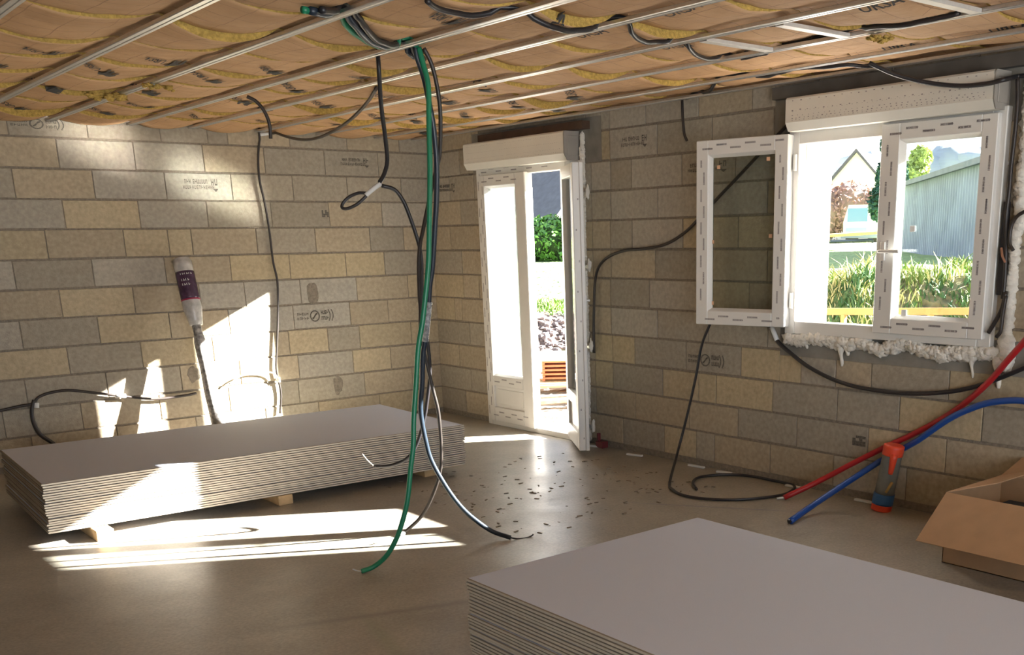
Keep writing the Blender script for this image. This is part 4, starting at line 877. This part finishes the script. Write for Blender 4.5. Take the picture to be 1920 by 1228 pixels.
zt = stack(-2.515, -1.66, 2.53, 1.24, 0.022, 20, 0.0127, -0.045, 2, 1, ('lowest plasterboard sheet of the far stack, resting on wooden blocks', '%s plasterboard sheet from the top of the far stack', 'top plasterboard sheet of the far stack, partly sunlit'), 'plasterboard sheets of the far stack', 1)
zt2 = stack(-2.465, -6.36, 1.20, 2.52, -0.002, 22, 0.0127, 0.0, 1, 2, ('lowest plasterboard sheet of the near stack', '%s plasterboard sheet from the top of the near foreground stack', 'top plasterboard sheet of the near stack in the foreground'), 'plasterboard sheets of the near stack', 2, 0.0035)
for (x, y, lab) in ((-3.565, -1.75, 'wooden block under the left end of the far stack'), (-2.53, -1.70, 'wooden block under the middle of the far stack'), (-1.5, -1.66, 'wooden block under the right end of the far stack')):
    m = MB(); m.box((x-0.045, y-0.62+0.04, FZ), (x+0.045, y+0.6, FZ+0.0595), bev=0.003); put(m, 'wooden_block', M['wood'], lab, 'wooden block', 'wooden blocks under the far stack')
for (y, lab) in ((-5.5, 'wooden block under the far end of the near stack'), (-7.2, 'wooden block under the near end of the foreground stack')):
    m = MB(); m.box((-3.0, y-0.045, FZ), (-1.93, y+0.045, FZ+0.0365), bev=0.003); put(m, 'wooden_block', M['wood'], lab, 'wooden block', 'wooden blocks under the near stack')

# ------------------------------------------------------------------ cardboard box
root = empty('cardboard_box', (-0.49, -6.03, FZ)); tag(root, 'open cardboard box with flaps out at the right edge', 'box')
x0, x1, y0, y1, h = -0.74, -0.24, -6.42, -5.63, 0.302; t = 0.004
m = MB(); m.box((x0, y0, FZ), (x0+t, y1, h)); m.box((x1-t, y0, FZ), (x1, y1, h)); m.box((x0, y1-t, FZ), (x1, y1, h)); m.box((x0, y0, FZ), (x1, y0+t, h)); m.box((x0, y0, FZ), (x1, y1, FZ+t)); world_part(m, 'box_body', M['cardboard'], root)
def flap(P, name='flap'):
    P = [Vector(p) for p in P]; nn = (P[1]-P[0]).cross(P[3]-P[0]).normalized()*0.004; m = MB(); m.v = [tuple(p) for p in P]+[tuple(p+nn) for p in P]
    for q in ((0, 3, 2, 1), (4, 5, 6, 7), (0, 1, 5, 4), (1, 2, 6, 5), (2, 3, 7, 6), (3, 0, 4, 7)): m.face(q)
    return world_part(m, name, M['cardboard'], root)
flap([(x0, y1, h), (x0-0.25, y1-0.01, 0.12), (x0-0.25, y0+0.01, 0.12), (x0, y0, h)])
flap([(x0, y1, h+0.004), (x1, y1, h+0.004), (x1-0.02, y1-0.21, 0.37), (x0+0.16, y1-0.17, 0.352)])
flap([(x1, y1, h), (x1, y0, h), (x1+0.20, y0, h+0.06), (x1+0.20, y1, h+0.06)])
flap([(x0, y0, h), (x1, y0, h), (x1, y0-0.2, h-0.05), (x0, y0-0.2, h-0.05)])
m = MB(); m.box((-0.70, -6.38, FZ+0.02), (-0.28, -5.70, 0.20), bev=0.01); put(m, 'packed_unit', mat('dark_packing', (0.05, 0.055, 0.06, 1), 0.6), 'dark grey item packed inside the open cardboard box', 'packed item')
m = MB(); m.box((-0.62, -6.36, 0.204), (-0.36, -5.98, 0.225), bev=0.004); put(m, 'booklet', mat('pale_blue_paper', (0.42, 0.52, 0.66, 1), 0.6), 'pale blue sheet lying on top inside the cardboard box', 'booklet')

# ------------------------------------------------------------------ white shims along the right wall foot
for (ax_, ay, bx, by, lab) in ((-0.10, -2.20, -0.07, -2.33, 'white plastic shim on the floor right beside the door'), (-0.11, -2.66, -0.08, -2.79, 'white plastic shim on the floor, second from the door'), (-0.06, -3.24, -0.05, -3.38, 'white plastic shim by the looped cable, third from the door'), (-0.075, -3.52, -0.05, -3.63, 'white plastic shim behind the looped cable'), (-0.06, -4.10, -0.05, -4.22, 'white plastic shim beside the red pipe end'), (-0.05, -4.62, -0.045, -4.76, 'white plastic shim left of the capped pipe')):
    p = Vector((ax_, ay, FZ)); q = Vector((bx, by, FZ)); d = (q-p).normalized()
    Mx = frame_matrix(tuple(p), d, Vector((0, 0, 1)).cross(d), (0, 0, 1)); m = MB(); m.box((0, -0.012, 0.0005), ((q-p).length, 0.012, 0.013), M=Mx, bev=0.002)
    put(m, 'plastic_shim', M['white_tape'], lab, 'shim', 'white shims along the right wall foot')
m = MB(); m.box((-0.09, -2.36, FZ+0.001), (-0.03, -2.28, FZ+0.05), bev=0.004); m.box((-0.085, -2.31, FZ+0.05), (-0.06, -2.29, FZ+0.11), bev=0.003)
put(m, 'hand_tool', mat('red_black_tool', (0.14, 0.02, 0.025, 1), 0.5), 'small dark red tool on the floor behind the door', 'tool')
# little debris crumbs on the floor near the door
m = MB(); rn = random.Random(77)
for k in range(170):
    x, y = rn.uniform(-1.9, -0.35), rn.uniform(-3.9, -2.2)
    s_ = rn.uniform(0.003, 0.011); a = rn.uniform(0, 3.1); Mx = Matrix.Translation((x, y, FZ+0.0005)) @ Matrix.Rotation(a, 4, 'Z'); m.box((-s_*1.6, -s_*0.5, 0), (s_*1.6, s_*0.5, s_*0.35), M=Mx)
put(m, 'floor_crumbs', M['mortar'], 'scattered dark crumbs of mortar on the shiny floor by the door', 'debris', kind='stuff')

# ------------------------------------------------------------------ outside
def T(x, y):
    """terrain height"""
    dx, dy = x-CAM_POS.x, y-CAM_POS.y; r = math.hypot(dx, dy); a = math.atan2(dx, dy)   # a from +y
    k = min(1, max(0, (math.degrees(a)-40)/14.0))
    toe = 13.9+(10.3-13.9)*k; top = 16.6+(12.4-16.6)*k; H = 0.42+(1.02-0.42)*k
    base = -0.25
    if r <= toe: h = base
    elif r < top:
        t = (r-toe)/(top-toe); h = base+(H-base)*(t*t*(3-2*t))
    else:
        far = 0.9+(0.86-0.9)*k; t = min(1, (r-top)/14.0); h = H+(far-H)*t
        if r > 32: h += (r-32)*0.004
    n = noise.noise(Vector((x*0.9, y*0.9, 0)))*0.05+noise.noise(Vector((x*3, y*3, 1)))*0.025
    if x < 1.2: n *= max(0, (x-0.3)/0.9)
    return h+(n if r < 22 else n*0.5)
def terrain_mat():
    m = bpy.data.materials.new('ground_grass_gravel'); m.use_nodes = True; t = m.node_tree; b = t.nodes['Principled BSDF']; b.inputs['Roughness'].default_value = 1.0; b.inputs['Specular IOR Level'].default_value = 0.1
    a = t.nodes.new('ShaderNodeAttribute'); a.attribute_name = 'Col'; tc = t.nodes.new('ShaderNodeTexCoord')
    n = t.nodes.new('ShaderNodeTexVoronoi'); n.inputs['Scale'].default_value = 9; t.links.new(tc.outputs['Object'], n.inputs['Vector'])
    mr = t.nodes.new('ShaderNodeMapRange'); mr.inputs[1].default_value = 0.0; mr.inputs[2].default_value = 0.8; mr.inputs[3].default_value = 0.65; mr.inputs[4].default_value = 1.45; t.links.new(n.outputs['Distance'], mr.inputs[0])
    h = t.nodes.new('ShaderNodeHueSaturation'); t.links.new(a.outputs['Color'], h.inputs['Color']); t.links.new(mr.outputs[0], h.inputs['Value']); t.links.new(h.outputs[0], b.inputs['Base Color'])
    bp = t.nodes.new('ShaderNodeBump'); bp.inputs['Strength'].default_value = 0.8; bp.inputs['Distance'].default_value = 0.08; t.links.new(n.outputs['Distance'], bp.inputs['Height']); t.links.new(bp.outputs[0], b.inputs['Normal'])
    return m
m = MB(); xs = []; x = 0.31
while x < 130: xs.append(x); x += 0.12 if x < 9 else (0.35 if x < 20 else 2.5)
ys = []; y = -24.0
while y < 120: ys.append(y); y += 0.5 if y < -6 else (0.15 if y < 7 else (0.5 if y < 25 else 3.0))
for y in ys:
    for x in xs: m.v.append((x, y, T(x, y)))
NXX = len(xs)
for j in range(len(ys)-1):
    for i in range(NXX-1):
        x, y = xs[i], ys[j]; z = T(x, y); dx, dy = x-CAM_POS.x, y-CAM_POS.y; r = math.hypot(dx, dy)
        a = math.degrees(math.atan2(dx, dy)); k = min(1, max(0, (a-40)/14.0)); toe = 13.9-3.6*k; top = 16.6-4.2*k
        q = noise.noise(Vector((x*0.7, y*0.7, 3)))
        if r < toe-0.2: c = (0.46, 0.40, 0.32, 1)
        elif r < top-0.5*(1-k)-0.2*k: c = (0.13, 0.10, 0.085, 1) if (k < 0.5 and q < 0.25) else ((0.10, 0.14, 0.05, 1) if q < 0.2 else (0.17, 0.15, 0.08, 1))
        else: c = (0.30+0.05*q, 0.36+0.05*q, 0.16, 1)
        m.face((j*NXX+i, j*NXX+i+1, (j+1)*NXX+i+1, (j+1)*NXX+i), 0, c)
o = m.build('ground', terrain_mat(), smooth=True); o['kind'] = 'structure'
# ground on the other sides of the house (seen only through the rear opening by light)
m = MB(); m.box((-60, -60, -0.5), (0.31, -11.3, -0.25)); m.box((-60, 0.3, -0.5), (0.31, 120, -0.25)); m.box((0.31, -60, -0.5), (120, -24, -0.25)); o = m.build('ground', mat('pale_ground', (0.4, 0.36, 0.3, 1), 1.0)); o['kind'] = 'structure'

M['grass'] = mat('grass_blade', (0.16, 0.26, 0.05, 1), 0.7, nscale=1.2, namt=0.45); M['grass_dry'] = mat('dry_grass', (0.46, 0.44, 0.2, 1), 0.8, nscale=1.5, namt=0.3); M['grass_dark'] = mat('dark_grass', (0.045, 0.12, 0.035, 1), 0.7, nscale=2, namt=0.5)
def blades(seed, n, region, hmin, hmax, wd):
    m = MB(); rn = random.Random(seed)
    for _ in range(n):
        x, y = region(rn); z = T(x, y)-0.01; cl = noise.noise(Vector((x*2.3, y*2.3, seed)))
        if cl < -0.12: continue
        h = rn.uniform(hmin, hmax)*(0.7+1.6*max(0, cl)); a = rn.uniform(0, 6.28); ben = rn.uniform(0.2, 1.0)*h; ca, sa = math.cos(a), math.sin(a); a2 = rn.uniform(0, 6.28); px, py = math.cos(a2)*wd, math.sin(a2)*wd
        p1 = (x+ca*ben*0.35, y+sa*ben*0.35, z+h*0.65); p2 = (x+ca*ben, y+sa*ben, z+h)
        n0 = len(m.v); m.v += [(x-px, y-py, z), (x+px, y+py, z), (p1[0]+px*0.8, p1[1]+py*0.8, p1[2]), (p1[0]-px*0.8, p1[1]-py*0.8, p1[2]), p2]
        m.face((n0, n0+1, n0+2, n0+3)); m.face((n0+3, n0+2, n0+4))
    return m
def polar(a0, a1, r0, r1):
    def f(rn):
        a = R(rn.uniform(a0, a1)); r = rn.uniform(r0, r1); return CAM_POS.x+math.sin(a)*r, CAM_POS.y+math.cos(a)*r
    return f
put(blades(1, 3600, polar(50, 66, 10.3, 12.4), 0.05, 0.17, 0.012), 'grass', M['grass_dark'], 'dark green rough grass on the bank outside the window', 'grass', kind='stuff')
put(blades(2, 3600, polar(50, 66, 11.0, 13.3), 0.06, 0.17, 0.010), 'grass', M['grass'], 'bright green tufts on the bank crest outside the window', 'grass', kind='stuff')
put(blades(3, 3600, polar(50, 66, 11.0, 13.4), 0.06, 0.2, 0.009), 'grass', M['grass_dry'], 'pale dry grass on the bank crest outside the window', 'grass', kind='stuff')
put(blades(4, 2600, polar(32, 42, 16.0, 17.4), 0.04, 0.13, 0.012), 'grass', M['grass'], 'grass overhanging the gravel bank outside the door', 'grass', kind='stuff')
put(blades(5, 700, polar(36, 42, 14.0, 14.6), 0.05, 0.22, 0.009), 'grass', M['grass_dark'], 'green weeds at the foot of the gravel bank outside the door', 'grass', kind='stuff')
# stones on the bank outside the door
m = MB(); rn = random.Random(9); f = polar(31, 42, 13.6, 16.0)
for k in range(1300):
    x, y = f(rn); s_ = rn.uniform(0.02, 0.07); m.blob((x, y, T(x, y)+s_*0.2), s_, (1, 1, 0.6), 0.4, k, 4, 6)
put(m, 'gravel', mat('gravel_stone', (0.24, 0.19, 0.17, 1), 0.95, nscale=6, namt=0.55), 'brown-grey gravel on the bank outside the door', 'gravel', kind='stuff')

def leaf_cloud(m, blobs, n, size, seed, flat=0.6):
    rn = random.Random(seed)
    for _ in range(n):
        c, r, sq = rn.choice(blobs); d = Vector((rn.gauss(0, 1), rn.gauss(0, 1), rn.gauss(0, 1))).normalized()
        p = Vector((c[0]+d.x*r*sq[0]*rn.uniform(0.8, 1.08), c[1]+d.y*r*sq[1]*rn.uniform(0.8, 1.08), c[2]+d.z*r*sq[2]*rn.uniform(0.8, 1.08)))
        s_ = size*rn.uniform(0.6, 1.3); q = (d*flat+Vector((rn.uniform(-1, 1), rn.uniform(-1, 1), rn.uniform(-0.5, 1)))).normalized(); u = q.orthogonal().normalized(); v = q.cross(u); an = rn.uniform(0, 6.28); u, v = u*math.cos(an)+v*math.sin(an), v*math.cos(an)-u*math.sin(an)
        m.poly([p-u*s_, p-v*s_*0.5, p+u*s_, p+v*s_*0.5])
def plant(name, blobs, n, size, leafmat, coremat, label, cat, seed=1, trunk=None, group=None):
    zmin = min(b[0][2]-b[1]*b[2][2] for b in blobs); c = blobs[0][0]
    root = empty(name, (c[0], c[1], T(c[0], c[1]))); tag(root, label, cat, group)
    m = MB(); leaf_cloud(m, blobs, n, size, seed); world_part(m, 'foliage', leafmat, root)
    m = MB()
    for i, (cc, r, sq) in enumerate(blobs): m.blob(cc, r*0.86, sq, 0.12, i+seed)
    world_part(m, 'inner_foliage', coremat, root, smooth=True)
    m = MB(); b0 = blobs[0][0]; m.tube([(b0[0], b0[1], T(b0[0], b0[1])-0.1), (b0[0], b0[1], b0[2])], 0.08 if trunk is None else trunk, 8); world_part(m, 'trunk', M['dark_wood'], root)
    return root
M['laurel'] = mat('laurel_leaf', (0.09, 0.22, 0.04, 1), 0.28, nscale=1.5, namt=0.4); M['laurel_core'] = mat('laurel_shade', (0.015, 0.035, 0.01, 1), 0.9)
M['conifer'] = mat('conifer_needles', (0.03, 0.10, 0.06, 1), 0.8, nscale=2, namt=0.3); M['russet'] = mat('russet_twigs', (0.36, 0.22, 0.18, 1), 0.9, nscale=1, namt=0.3); M['russet_core'] = mat('russet_shade', (0.28, 0.2, 0.16, 1), 0.95); M['lime'] = mat('yellow_green_leaf', (0.42, 0.50, 0.18, 1), 0.8, nscale=1, namt=0.25)
M['far_haze'] = mat('hazy_treeline', (0.50, 0.53, 0.56, 1), 1.0, nscale=0.12, namt=0.18)  # distance haze is put into this pale base colour
# laurel hedge outside the door
hb = []; rn = random.Random(21)
for i in range(13):
    t = i/12; x = 10.8+(15.2-10.8)*t; y = 17.6+(14.2-17.6)*t
    hb.append(((x, y, 1.35+rn.uniform(-0.1, 0.1)), 0.62, (1.0, 1.0, 0.95))); 
    hb.append(((x+0.1, y, 1.95+rn.uniform(-0.15, 0.2)-0.25*(t < 0.75)), 0.52, (1.0, 1.0, 0.9)))
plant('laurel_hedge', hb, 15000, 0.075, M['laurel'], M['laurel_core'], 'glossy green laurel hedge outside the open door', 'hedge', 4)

# far house seen through the door: dark steep roof, white gable
M['slate'] = mat('slate_roof', (0.10, 0.095, 0.115, 1), 0.7, nscale=3, namt=0.2); M['white_wall'] = mat('white_house_wall', (0.8, 0.78, 0.75, 1), 0.9); M['dark_glass'] = mat('dark_window', (0.05, 0.06, 0.08, 1), 0.2)
def house(name, c, ang, halfw, depth, eave, ridge, label, over=0.35, zb=0.5):
    """gable faces local -y; local x along the gable"""
    root = empty(name, (c[0], c[1], zb)); root.rotation_euler = (0, 0, ang); tag(root, label, 'house')
    e = eave-zb; r = ridge-zb; m = MB(); a = halfw
    for yy in (0, depth): m.v += [(-a, yy, -0.5), (a, yy, -0.5), (a, yy, e), (0, yy, r), (-a, yy, e)]
    m.face((0, 1, 2, 3, 4)); m.face((9, 8, 7, 6, 5)); m.face((1, 6, 7, 2)); m.face((0, 4, 9, 5)); o = m.build('house_walls', M['white_wall']); o.parent = root
    m = MB(); k = (r-e)/a; t = 0.16
    for s_ in (-1, 1):
        P = [(s_*(a+over), -over, e-over*k), (0, -over, r), (0, depth+over, r), (s_*(a+over), depth+over, e-over*k)]
        Q = [(p[0], p[1], p[2]+t*math.hypot(1, k)) for p in P]; n0 = len(m.v); m.v += P+Q
        for q in ((0, 1, 2, 3), (4, 7, 6, 5), (0, 4, 5, 1), (2, 6, 7, 3), (0, 3, 7, 4)): m.face([n0+i for i in q])
    o = m.build('roof', M['slate']); o.parent = root
    m = MB(); m.box((-0.45, -0.03, e*0.45), (0.45, 0.02, e*0.45+1.1)); o = m.build('house_window', M['dark_glass']); o.parent = root
    return root
HA = Vector((30.6, 33.8)); house('far_house', (HA.x, HA.y), R(3), 4.0, 12.0, 1.5, 5.5, 'distant house with a steep dark roof and white gable outside the door', 0.3, 0.3)
house('far_house', (57.9, 38.1), R(-64), 2.75, 10.0, 3.85, 6.9, 'distant white gabled house seen through the open window', 0.35, 0.8)
# bushes, conifer, yellow-green tree, hazy tree line seen through the window
def wb(x, y, z, r, s=(1, 1, 1)): return ((x, y, z), r, s)
plant('russet_bush', [wb(48.0, 33.6, 2.6, 1.9), wb(49.4, 32.2, 2.9, 1.6), wb(50.9, 30.6, 2.6, 1.8), wb(46.6, 35.2, 3.4, 1.9), wb(45.4, 36.8, 4.4, 2.1)], 5600, 0.13, M['russet'], M['russet_core'], 'leafless russet bushes in front of the distant white house', 'bush', 6)
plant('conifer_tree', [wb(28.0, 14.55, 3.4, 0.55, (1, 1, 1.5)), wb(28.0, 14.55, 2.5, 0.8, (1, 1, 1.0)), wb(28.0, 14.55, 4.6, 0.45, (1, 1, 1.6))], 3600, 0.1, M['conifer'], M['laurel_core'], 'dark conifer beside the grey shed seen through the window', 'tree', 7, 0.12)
plant('yellow_green_tree', [wb(32.7, 16.75, 3.7, 0.6), wb(32.75, 16.5, 4.3, 0.42), wb(32.5, 16.9, 2.8, 0.6)], 3000, 0.11, M['lime'], mat('lime_shade', (0.3, 0.36, 0.14, 1), 0.9), 'yellow-green tree rising behind the grey shed roof', 'tree', 8, 0.15)
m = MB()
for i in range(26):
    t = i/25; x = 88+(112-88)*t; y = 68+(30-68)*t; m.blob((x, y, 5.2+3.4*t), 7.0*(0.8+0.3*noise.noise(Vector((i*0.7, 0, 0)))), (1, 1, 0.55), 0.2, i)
put(m, 'tree_line', M['far_haze'], 'pale hazy wooded hill behind the grey shed', 'hill', smooth=True)
# grey corrugated shed
root = empty('metal_shed', (20.0, 7.5, 0.85)); tag(root, 'grey-blue corrugated metal shed outside the window', 'shed')
P0 = Vector((25.95, 12.82, 0)); P1 = Vector((12.9, 1.03, 0)); dd = (P1-P0).normalized(); nn = Vector((-dd.y, dd.x, 0)); nn = nn if nn.x > 0 else -nn
m = MB(); L = (P1-P0).length; N = 230; zb, zt_ = 0.5, 2.9
for i in range(N+1):
    p = P0+dd*(L*i/N)-nn*(0.035 if (i % 4) in (0, 1) else 0.0); m.v += [(p.x, p.y, zb), (p.x, p.y, zt_)]
for i in range(N): m.face((2*i, 2*i+1, 2*i+3, 2*i+2))
world_part(m, 'corrugated_wall', mat('shed_sheet', (0.35, 0.38, 0.47, 1), 0.6, nscale=0.9, namt=0.25, metal=0.2), root)
m = MB(); Q = [P0-nn*0.25, P1-nn*0.25, P1+nn*4.5, P0+nn*4.5]; zz = (2.86, 2.86, 3.6, 3.6)
m.v = [(p.x, p.y, z) for p, z in zip(Q, zz)]+[(p.x, p.y, z+0.13) for p, z in zip(Q, zz)]
for q in ((0, 1, 2, 3), (4, 7, 6, 5), (0, 4, 5, 1), (1, 5, 6, 2), (2, 6, 7, 3), (3, 7, 4, 0)): m.face(q)
world_part(m, 'shed_roof', mat('shed_roof_sheet', (0.20, 0.21, 0.24, 1), 0.6, nscale=2, namt=0.2), root)
m = MB(); m.v = [(P0.x, P0.y, zb), (P0.x, P0.y, 2.88), (Q[3].x, Q[3].y, 3.6), (Q[3].x, Q[3].y, zb)]; m.face((0, 1, 2, 3)); world_part(m, 'end_wall', mat('shed_end', (0.3, 0.33, 0.37, 1), 0.6), root)
# truck cab
root = empty('truck', (43.6, 27.0, 0.95)); tag(root, 'white truck parked on the lawn outside the window', 'truck')
cF = Vector((43.0, 27.85, 0)); cB = Vector((44.15, 26.25, 0)); ux = (cB-cF).normalized(); uy = Vector((ux.y, -ux.x, 0)); uy = uy if uy.x < 0 else -uy  # uy points towards the viewer
Mt = Matrix.Translation((cF.x, cF.y, 0.95)) @ Matrix(((ux.x, -uy.x, 0, 0), (ux.y, -uy.y, 0, 0), (0, 0, 1, 0), (0, 0, 0, 1)))
tw = mat('truck_white', (0.75, 0.78, 0.8, 1), 0.4)
m = MB(); m.v = [tuple(Mt @ Vector(p)) for p in ((0.0, 0.0, 0.35), (2.0, 0, 0.35), (2.0, 0, 2.0), (0.25, 0, 2.0), (0.0, 0, 1.1), (0.0, 2.0, 0.35), (2.0, 2.0, 0.35), (2.0, 2.0, 2.0), (0.25, 2.0, 2.0), (0.0, 2.0, 1.1))]
for q in ((0, 1, 2, 3, 4), (9, 8, 7, 6, 5), (0, 4, 9, 5), (4, 3, 8, 9), (3, 2, 7, 8), (1, 6, 7, 2), (0, 5, 6, 1)): m.face(q)
world_part(m, 'cab', tw, root)
m = MB(); m.box((0.22, -0.02, 1.12), (1.28, 0.0, 1.82), M=Mt, bev=0.008); world_part(m, 'windshield', mat('blue_reflection_glass', (0.16, 0.30, 0.46, 1), 0.1), root)  # blue reflection painted into the glass colour
m = MB(); m.box((1.45, -0.03, 1.25), (1.62, 0.0, 1.5), M=Mt); m.box((1.5, -0.03, 1.65), (1.62, 0.0, 1.75), M=Mt); world_part(m, 'mirror', M['black_pl'], root)
m = MB(); m.box((0.15, -0.03, 0.62), (1.25, 0.0, 0.8), M=Mt, bev=0.01); world_part(m, 'grille', mat('truck_grille', (0.35, 0.5, 0.6, 1), 0.4), root)
m = MB(); m.box((-0.1, -0.1, 0.25), (2.05, 0.05, 0.42), M=Mt, bev=0.02); world_part(m, 'bumper', mat('truck_bumper', (0.25, 0.3, 0.38, 1), 0.5), root)
for u in (0.5, 1.7):
    m = MB(); a = Mt @ Vector((u, 0.02, 0.15)); b = Mt @ Vector((u, 0.35, 0.15)); m.tube([a, b], 0.36, 16); world_part(m, 'wheel', M['black_pl'], root)
# loose timbers in front of the truck
for i, (a, b, lab) in enumerate((((40.5, 27.6, 1.35), (43.2, 25.2, 1.5), 'long pale pole lying in front of the truck'), ((40.8, 27.0, 1.05), (42.6, 25.6, 1.1), 'dark beam lying in front of the truck'))):
    m = MB(); m.tube([a, b], 0.09, 8); m.tube([(a[0], a[1], 0.8), a], 0.06, 6); m.tube([(b[0], b[1], 0.8), b], 0.06, 6)
    put(m, 'timber_pole', M['wood'] if i == 0 else M['blueblack'], lab, 'pole')
# orange guard rail just outside the window
root = empty('orange_rail', (2.95, -2.4, -0.25)); tag(root, 'orange plank rail on posts just outside the window', 'rail')
om = mat('orange_timber', (0.62, 0.22, 0.07, 1), 0.7, nscale=5, namt=0.2)
ra = Vector((2.62, -1.95, 0.795)); rb = Vector((3.75, -3.6, 0.80)); m = MB(); d = (rb-ra).normalized(); Mx = frame_matrix(tuple(ra), d, Vector((0, 0, 1)), d.cross(Vector((0, 0, 1)))); m.box((0, -0.03, -0.015), ((rb-ra).length, 0.03, 0.015), M=Mx); world_part(m, 'rail_plank', om, root)
for t in (0.22, 0.6, 0.95):
    p = ra.lerp(rb, t); m = MB(); m.box((p.x-0.02, p.y-0.02, -0.3), (p.x+0.02, p.y+0.02, p.z-0.03)); world_part(m, 'post', om, root)

# unseen rain puddle added outside the door, below the glint lamps
m = MB(); pts = []
for k in range(28):
    a = 2*math.pi*k/28; rr = 0.55+0.22*noise.noise(Vector((math.cos(a)*1.3, math.sin(a)*1.3, 4))); pts.append((2.3+rr*math.cos(a)*0.9, -2.9+rr*math.sin(a), -0.185))
m.poly(pts); put(m, 'puddle', mat('puddle_water', (0.06, 0.055, 0.05, 1), 0.04), 'shallow rain puddle on the bare ground outside, hidden behind the wall', 'puddle')
# building materials outside the door
M['terracotta'] = mat('terracotta', (0.55, 0.19, 0.09, 1), 0.85, nscale=8, namt=0.2); M['tile_pale'] = mat('pale_tile', (0.75, 0.72, 0.68, 1), 0.8)
rn = random.Random(31); d = Vector((0.77, -0.64, 0)).normalized(); nrm = Vector((0.64, 0.77, 0)).normalized()
O = Vector((2.16, 1.46, 0))
def pal(off, zb, label):
    root = empty('wooden_pallet', (O.x+off.x, O.y+off.y, zb)); tag(root, label, 'pallet', 'pallets outside the door'); a = math.atan2(d.y, d.x); Mx = Matrix.Translation((O.x+off.x, O.y+off.y, zb)) @ Matrix.Rotation(a, 4, 'Z')
    for k in range(7):
        m = MB(); m.box((-0.25, -0.05+k*0.16, 0.115), (1.0, 0.05+k*0.16, 0.137), M=Mx); world_part(m, 'deck_board', M['wood'], root)
    for k in range(3):
        m = MB(); m.box((-0.25+k*0.58, -0.05, 0.0), (-0.15+k*0.58, 1.0, 0.115), M=Mx); world_part(m, 'bearer', M['dark_wood'], root)
    return root
pal(Vector((-0.12, -0.30, 0)), -0.25, 'wooden pallet carrying the stacked roof tiles outside')
tile0 = None
for r_ in range(5):
    for c_ in range(2):
        if tile0 is None:
            m = MB(); m.box((0, 0, 0), (0.40, 0.30, 0.022), bev=0.003); m.box((0, 0.0, -0.022), (0.03, 0.30, 0.0)); m.box((0.37, 0.0, -0.022), (0.40, 0.30, 0.0)); tile0 = m.build('roof_tile', M['terracotta']); o = tile0
        else: o = tile0.copy(); COL.objects.link(o)
        o.location = (O.x+d.x*(0.07+c_*0.42), O.y+d.y*(0.07+c_*0.42), -0.088+r_*0.047); o.rotation_euler = (0, 0, math.atan2(d.y, d.x))
        tag(o, 'orange terracotta roof tile in the stack outside the door', 'roof tile', 'stacked roof tiles outside the door')
for i, (off, s_, zb, h_, lab) in enumerate(((Vector((-0.16, 0.12, 0)), 0.22, -0.113, 0.34, 'white wrapped bundle left of the roof tiles outside'), (Vector((0.75, 0.25, 0)), 0.5, -0.113, 0.22, 'white wrapped bundle behind the roof tiles outside'))):
    m = MB(); Mx = Matrix.Translation((O.x+off.x, O.y+off.y, zb)) @ Matrix.Rotation(math.atan2(d.y, d.x), 4, 'Z')
    m.box((-s_, 0.1, 0.0), (s_, 0.6, h_), M=Mx, bev=0.02); put(m, 'wrapped_bundle', M['tile_pale'], lab, 'bundle', 'white wrapped bundles outside the door')
for i, (x, y, L, a, lab) in enumerate(((1.55, 0.72, 1.5, -36, 'weathered plank lying nearest the door outside'), (1.75, 0.95, 1.4, -44, 'weathered plank lying in front of the pallet outside'))):
    m = MB(); Mx = Matrix.Translation((x, y, -0.245+0.0)) @ Matrix.Rotation(R(a), 4, 'Z') @ Matrix.Rotation(R(-2.5), 4, 'Y'); m.box((-0.2, -0.07, 0.02), (L-0.2, 0.07, 0.06), M=Mx, bev=0.004); put(m, 'weathered_plank', mat('weathered_wood_%d' % i, (0.42, 0.30, 0.22, 1), 0.85, nscale=12, namt=0.3), lab, 'plank', 'weathered planks outside the door')
m = MB(); rn = random.Random(55)
for k in range(500):
    a = rn.uniform(0, 6.28); q = abs(rn.gauss(0, 0.10)); x, y = 1.45+q*math.cos(a)*1.3, 0.12+q*math.sin(a); s_ = rn.uniform(0.006, 0.014); m.blob((x, y, T(x, y)+s_*0.4), s_, (1.4, 1, 0.5), 0.3, k, 3, 5)
put(m, 'sawdust', mat('sawdust', (0.55, 0.36, 0.16, 1), 1.0), 'small heap of tan sawdust on the ground outside the door', 'sawdust', kind='stuff')
